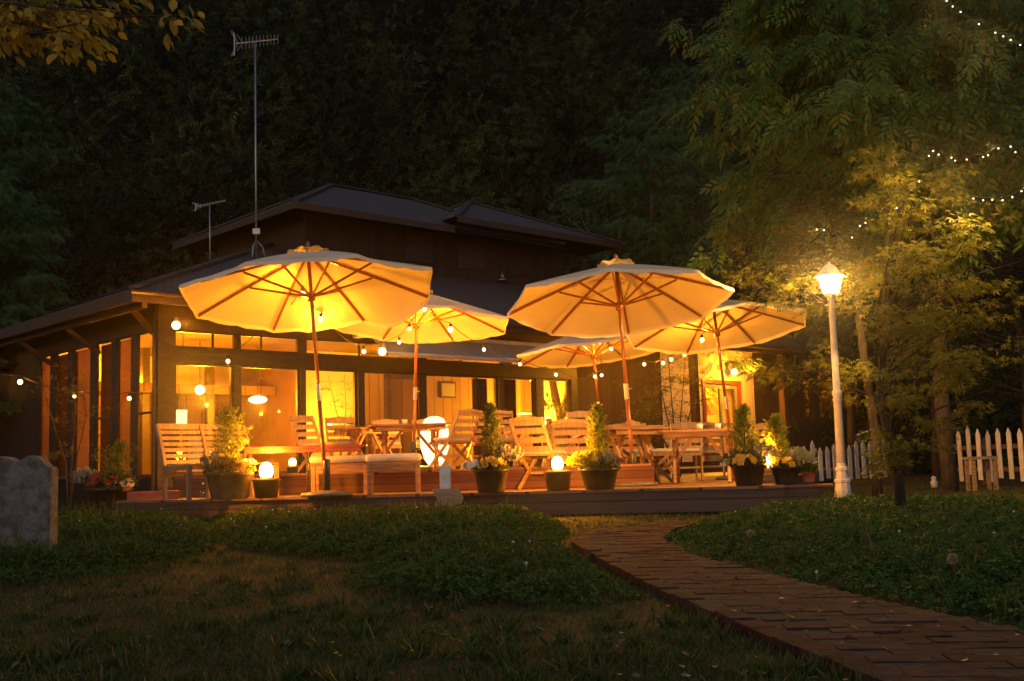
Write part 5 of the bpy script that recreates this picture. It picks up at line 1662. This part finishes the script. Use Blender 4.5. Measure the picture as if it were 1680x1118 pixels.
# far wood: crowns as loose clouds of leaf clumps over the whole slope
cr_ = []
r_ = random.Random(31)
for _ in range(480):
    y = 37 + 62 * r_.random() ** 1.2
    x = r_.uniform(-.50, .50) * (y + 8)
    R_ = r_.choice((1.5, 2.2, 3.0, 4.2)) * r_.uniform(.85, 1.15)
    cr_.append((x, y, float(hill_z(np.array(x), np.array(y))) + R_ * r_.uniform(.6, 1.5), R_, r_.random()))
LPf = []; LXf = []; LSf = []
for (x, y, z, R_, q) in cr_:
    n = int(135 * (R_ / 2.4) ** 2)
    d = unit(n); d[:, 1] = -np.abs(d[:, 1]) * .9
    lob = 1 + .22 * np.sin(d[:, 0] * 5 + q * 9) + .18 * np.sin(d[:, 2] * 7 + q * 5)
    P = np.array([x, y, z]) + d * R_ * (lob * (.62 + .45 * np.sqrt(rng.random(n))))[:, None] * np.array([1, 1, 1.15])
    LPf.append(P); LXf.append(d + rng.normal(size=(n, 3)) * .6 + np.array([0, 0, -.4])); LSf.append(rng.uniform(.22, .62, n) * (1.15 if q > .5 else .8))
LPf = np.concatenate(LPf); LXf = np.concatenate(LXf); LSf = np.concatenate(LSf)
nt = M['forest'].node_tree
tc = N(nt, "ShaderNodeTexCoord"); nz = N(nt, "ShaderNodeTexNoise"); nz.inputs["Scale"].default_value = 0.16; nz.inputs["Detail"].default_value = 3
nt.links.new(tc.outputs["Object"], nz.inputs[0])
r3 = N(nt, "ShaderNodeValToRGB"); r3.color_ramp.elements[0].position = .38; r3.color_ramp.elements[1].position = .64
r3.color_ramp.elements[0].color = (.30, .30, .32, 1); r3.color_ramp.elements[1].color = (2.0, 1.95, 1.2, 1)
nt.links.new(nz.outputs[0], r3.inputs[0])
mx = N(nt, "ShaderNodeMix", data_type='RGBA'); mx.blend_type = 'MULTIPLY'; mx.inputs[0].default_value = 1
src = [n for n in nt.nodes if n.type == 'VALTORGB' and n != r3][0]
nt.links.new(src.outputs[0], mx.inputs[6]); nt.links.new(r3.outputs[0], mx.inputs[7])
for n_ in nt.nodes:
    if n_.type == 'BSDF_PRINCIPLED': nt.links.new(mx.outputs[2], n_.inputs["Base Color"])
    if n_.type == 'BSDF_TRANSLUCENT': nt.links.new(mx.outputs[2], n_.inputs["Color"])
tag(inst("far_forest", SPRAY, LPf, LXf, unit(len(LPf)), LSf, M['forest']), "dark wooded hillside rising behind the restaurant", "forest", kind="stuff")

# ------------------------------------------------------------------ trees one can tell apart
def bare_tree(px, Y, z, h, label, nb=6, seed=1, lean=0):
    r_ = random.Random(seed)
    e = empty("bare_tree", gx(px, Y, z), 0, label, "tree", "leafless trees before the dark wood")
    t = MB(); br = MB()
    def grow(mb, p, d, L, r, depth):
        q = p + d * L
        mid = p.lerp(q, .5) + Vector((r_.gauss(0, .05), r_.gauss(0, .05), r_.gauss(0, .04))) * L
        mb.tube([p, mid, q], [r, r * .8, r * .6], 5)
        if depth == 0: return
        for _ in range(r_.choice((2, 3, 3))):
            dd = (d + Vector((r_.gauss(0, .42), r_.gauss(0, .3), r_.gauss(.12, .25)))).normalized()
            grow(br, p.lerp(q, r_.uniform(.55, 1)), dd, L * r_.uniform(.55, .8), r * .55, depth - 1)
    for k in range(nb):
        a = (k - (nb - 1) / 2) / nb
        grow(t, Vector((a * .3, 0, 0)), Vector((a * 1.3 + lean, r_.gauss(0, .1), 1)).normalized(), h * .36, .05, 4)
    t.build("trunk", M['twig'], e, True); br.build("branches", M['twig'], e, True)
for (px, Y, h, lb, nb, sd, ln) in ((520, 33, 5.5, "leafless fan-shaped tree just right of the tall antenna mast", 6, 2, 0), (590, 34, 4.6, "smaller leafless tree above the upper roof's left hip", 4, 5, .1), (905, 36, 9.5, "tall thin leafless tree above the right half of the upper roof", 2, 8, .05), (880, 33, 5.0, "pinkish bare twiggy tree right behind the upper roof", 8, 11, 0), (960, 35, 5.5, "leafless tree leaning left beyond the roof's right end", 4, 14, .35)):
    p = gx(px, Y, 0); bare_tree(px, Y, float(hill_z(np.array(p.x), np.array(Y))) if Y > 36 else 2.6, h, lb, nb, sd, ln)

def leafy_tree(name, base, trunk, limbs, label, lsize, mleaf, npad, padr, tmpl, droop, per=110, flat=.28, tr=.1, cat="tree", group=None, seed=1, bark='bark', twigs=True):
    """limbs: list of (start_t_on_trunk, end point) in local coordinates; pads of foliage along each limb"""
    rr = random.Random(seed)
    e = empty(name, base, 0, label, cat, group)
    T_ = [Vector(p) for p in trunk]; k = len(T_)
    MB().tube(T_, [tr * (1 - .7 * i / (k - 1)) for i in range(k)], 10).build("trunk", M[bark], e, True)
    lb = MB(); LP = []; LD = []
    for (t0, end) in limbs:
        t = t0 * (k - 1); i = min(int(t), k - 2); p = T_[i].lerp(T_[i + 1], t - i); q = Vector(end)
        L = (q - p).length
        mid = p.lerp(q, .5) + Vector((rr.gauss(0, .05), rr.gauss(0, .05), .10)) * L
        lb.tube([p, mid, q], [tr * .26, tr * .16, tr * .05], 6)
        for _ in range(npad):
            s = rr.uniform(.25, 1.05)
            c = (p.lerp(mid, s * 2) if s < .5 else mid.lerp(q, s * 2 - 1)) + Vector((rr.gauss(0, padr * .8), rr.gauss(0, padr * .8), rr.gauss(0, padr * .5)))
            if twigs:
                c0 = p.lerp(q, max(0, s - .12)); lb.tube([c0, c], [.012 * tr / .1, .003], 4, False)
            dirp = (c - p).normalized()
            pr = padr * rr.uniform(.55, 1.15)
            for _ in range(int(per * (pr / padr) ** 2)):
                a = rr.uniform(0, 2 * math.pi); ra = pr * math.sqrt(rr.random())
                h_ = rr.gauss(0, pr * flat * .5) - .35 * ra * ra / pr * flat
                LP.append((c.x + ra * math.cos(a), c.y + ra * math.sin(a), c.z + h_))
                LD.append((math.cos(a) * .6 + dirp.x * .7 + rr.gauss(0, .4), math.sin(a) * .6 + dirp.y * .7 + rr.gauss(0, .4), droop + rr.gauss(0, .2)))
    lb.build("limbs", M[bark], e, True)
    LP = np.array(LP); LD = np.array(LD); n = len(LP)
    nr = rng.normal(size=(n, 3)) * .4 + np.array([0, -.25, 1.])
    inst("crown", tmpl, LP, LD, np.cross(nr, LD), lsize * rng.uniform(.6, 1.2, n), mleaf, e)
    return e
def limb_to(base, px, py, Y):
    return tuple(at(px, py, Y) - Vector(base))
# the maple by the lamp post
b = G(1480, 852)
rr = random.Random(77)
lim = []
for (px, py, Y) in ((1450, 250, 10.6), (1450, 330, 10.6), (1500, 250, 10.6), (1570, 300, 10.2), (1640, 350, 10.6), (1670, 430, 10.2), (1640, 520, 10.4), (1640, 600, 10.7), (1620, 640, 10.0), (1570, 580, 9.6), (1450, 740, 10.0), (1470, 620, 9.5), (1530, 470, 9.6), (1460, 400, 9.6), (1590, 400, 9.7), (1440, 500, 9.9), (1690, 480, 10.4), (1620, 560, 10.8), (1480, 320, 9.8), (1540, 380, 9.6), (1500, 540, 10.8)):
    e_ = limb_to(b, px, py, Y)
    lim.append((min(.92, max(.16, (e_[2] - .35) / 3.2)), e_))
b2 = gx(1440, 15.6, 0)
lim2 = []
for (px, py, Y) in ((1235, 470, 15.0), (1240, 400, 15.6), (1290, 340, 15.2), (1330, 400, 14.8), (1300, 450, 15.0), (1350, 350, 15.0), (1400, 380, 14.9), (1400, 450, 14.6), (1385, 400, 14.3), (1345, 375, 14.3), (1410, 430, 14.2), (1310, 395, 14.5), (1450, 330, 15), (1500, 420, 16), (1380, 300, 15.4), (1260, 430, 15.8), (1350, 440, 15.8), (1300, 600, 15.6)):
    e_ = limb_to(b2, px, py, Y)
    lim2.append((min(.92, max(.16, (e_[2] - .35) / 5.2)), e_))
leafy_tree("maple_tree", b2, [(0, 0, 0), (.02, 0, .9), (-.06, .02, 2.0), (-.15, 0, 3.2), (0, 0, 4.2), (.05, 0, 5.2)], lim2, "maple behind the lamp post, its branches brightly lit around the lantern", .085, M['maple_olive'], 12, .28, PALM, -.45, per=50, tr=.075, seed=13, flat=.45, bark='bark_dark')
leafy_tree("maple_tree", b, [(0, 0, 0), (-.02, 0, .5), (-.12, .02, 1.1), (-.05, 0, 1.7), (.02, 0, 2.4), (.08, 0, 3.1)], lim, "nearer maple with slender trunk standing right of the lamp post", .062, M['maple_olive'], 7, .19, PALM, -.4, per=50, tr=.055, seed=3, flat=.34, bark='bark_dark')
# big overhanging tree behind it
M['big_leaf'] = leaf_mat("drooping_leaf", [(0.06, 0.16, 0.034), (0.095, 0.21, 0.038), (0.16, 0.235, 0.036), (0.23, 0.235, 0.036)], .4)
b = gx(1560, 18.0, 0)
lim = []
for (px, py, Y) in ((1170, 30, 15.5), (1220, 90, 15), (1180, 190, 15.6), (1250, 180, 14.6), (1230, 280, 15.2), (1290, 340, 14.8), (1250, 420, 15.4), (1310, 60, 14), (1360, 150, 14), (1340, 250, 14.2), (1420, 30, 14), (1440, 130, 13.5), (1420, 230, 14), (1400, 330, 15), (1500, 60, 14), (1520, 180, 13.6), (1500, 290, 14.5), (1600, 40, 14), (1620, 150, 14), (1590, 260, 14.4), (1690, 100, 14.5), (1700, 230, 14.5), (1680, 340, 15), (1300, -40, 15), (1450, -60, 14.5), (1600, -50, 15), (1230, -30, 15.5), (1750, 20, 15), (1340, 400, 15.5), (1480, 400, 16), (1600, 380, 16), (1290, 130, 15.8), (1390, 90, 15.5), (1560, 110, 16), (1660, 200, 16.5), (1210, 360, 15.8), (1340, 120, 16.4), (1470, 200, 16.4), (1600, 210, 17), (1400, -20, 16.5), (1520, 0, 16.8), (1670, 60, 17), (1270, 230, 16.6)):
    e_ = limb_to(b, px, py, Y)
    lim.append((min(.97, max(.5, e_[2] / 8.5)), e_))
leafy_tree("overhanging_tree", b, [(0, 0, 0), (-.05, 0, 1.6), (.05, 0, 3.2), (.15, -.2, 4.8), (.3, -.3, 6.4), (.4, -.4, 8)], lim, "big tree with drooping foliage filling the upper right above the lamp post", .34, M['big_leaf'], 11, .40, SPRAY, -.6, per=24, tr=.13, seed=5, flat=.3)
# dark trees behind the fence and mid-distance layered trees
M['mid_leaf'] = leaf_mat("midground_leaf", [(0.045, 0.11, 0.028), (0.075, 0.15, 0.034), (0.10, 0.18, 0.04)], .3)
def mid_tree(px, Y, h, w, label, seed, mleaf='mid_leaf', lsize=.2, n=24, z0=0.0, per=50, npad=7):
    r_ = random.Random(seed)
    b = gx(px, Y, z0)
    lm = []
    for k in range(n):
        t = .25 + .75 * (k + .5) / n; a = k * 2.4 + r_.random()
        ww = w * (1.15 - .75 * t) * r_.uniform(.7, 1.1)
        lm.append((min(.95, t * .92), (ww * math.cos(a), ww * math.sin(a), h * t)))
    return leafy_tree("layered_tree", b, [(0, 0, 0), (.1, 0, h * .3), (-.05, 0, h * .65), (0, 0, h * .95)], lm, label, lsize, M[mleaf], npad, w * .17, SPRAY, -.35, per=per, flat=.35, tr=.14, group="layered trees in front of the dark wood", seed=seed)
mid_tree(1090, 33, 11.0, 3.0, "layered green tree between the upper roof and the big overhanging tree", 41, z0=0)
mid_tree(1010, 38, 9.5, 2.6, "dim tree with flat tiers just right of the upper roof", 42, z0=1.2)
mid_tree(1175, 37, 14.5, 3.0, "tall dim green tree touching the overhanging tree's left side", 43)
mid_tree(-10, 26, 7.6, 2.4, "dim green tiered tree at the left edge above the annex roof", 44, z0=0)
mid_tree(-30, 34, 13.0, 3.2, "taller dim tree at the upper left edge", 45)
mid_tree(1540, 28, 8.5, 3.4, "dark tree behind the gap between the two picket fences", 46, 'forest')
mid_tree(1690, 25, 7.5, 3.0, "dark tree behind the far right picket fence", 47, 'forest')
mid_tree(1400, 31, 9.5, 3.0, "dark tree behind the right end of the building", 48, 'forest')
# near branch entering at the upper left
M['warm_lit_leaf'] = leaf_mat("lamplit_leaf", [(0.24, 0.21, 0.02), (0.34, 0.28, 0.028), (0.40, 0.29, 0.035), (0.17, 0.18, 0.02)], .35)  # leaf colour brightened and warmed for light from an unseen lamp
b = Vector((-3.6, 5.4, 0))
lim = []
for (px, py, Y) in ((60, -10, 5.2), (110, 10, 5.4), (150, 20, 5.0), (200, -5, 5.2), (150, -40, 5.3), (60, 30, 5.6), (225, 25, 5.3), (20, -25, 5.3), (120, 55, 5.2), (190, 45, 5.5)):
    lim.append((.93, limb_to(b, px, py, Y)))
leafy_tree("near_branch_tree", b, [(0, 0, 0), (-.1, 0, 1.2), (0, .1, 2.2), (.35, 0, 2.95)], lim, "golden branch hanging into the upper left corner, lamplight put into its leaf colour", .075, M['warm_lit_leaf'], 6, .12, OVAL, -.9, per=26, tr=.06, seed=8, flat=.6)

# ------------------------------------------------------------------ fairy lights in the right tree
def fairy(pts, label, Y):
    e = empty("fairy_lights", (0, 0, 0), 0, label, "fairy lights", "strings of fairy lights in the big tree")
    P = [at(x, y, Y) for x, y in pts]
    w = MB(); w.tube([p + Vector((0, 0, .02)) for p in P], .004, 4); w.build("wire", M['cable'], e)
    for p in P:
        MB().sphere(p, .0055 * Y / 9, 8).build("fairy_bulb", M['fairy'], e, True)
    for p in P[1::4]: lamp("fairy_light", e, p + Vector((0, .4, .1)), (3.0 if len(P) == 7 and Y > 9.1 else 6.0), (1, .55, .12), .05)
    return e
fairy([(1553, 2), (1563, 11), (1576, 20), (1606, 40), (1633, 54), (1646, 60), (1658, 66), (1674, 74)], "topmost fairy light string running down to the right corner", 9.0)
fairy([(1524, 256), (1531, 248), (1540, 254), (1561, 259), (1567, 264), (1586, 262), (1613, 258), (1621, 255), (1638, 244), (1658, 241), (1666, 250)], "middle fairy light string draped right of the maple's top", 9.0)
fairy([(1597, 326), (1613, 329), (1628, 328), (1645, 329), (1661, 324), (1676, 314), (1681, 309)], "lowest fairy light string near the right edge", 9.0)
fairy([(1340, 377), (1352, 378), (1398, 390), (1411, 371), (1420, 366), (1471, 342), (1508, 298)], "sparse fairy light string above the street lamp", 9.3)
# no floodlight added; greener leaf colour and the sky show the tree's green side

# ------------------------------------------------------------------ thin scattering volume added to stand in for lens glow round the lamps
hz, nt, out = new_mat("lens_glow")
pv = N(nt, "ShaderNodeVolumePrincipled")
pv.inputs["Color"].default_value = (0.9, 0.88, 0.85, 1)
pv.inputs["Density"].default_value = 0.0009
pv.inputs["Anisotropy"].default_value = 0.95
nt.links.new(pv.outputs[0], out.inputs["Volume"])
o = MB().span((-310, -65, -1.5), (310, 410, 140)).build("glow_volume", hz)
tag(o, kind="stuff")
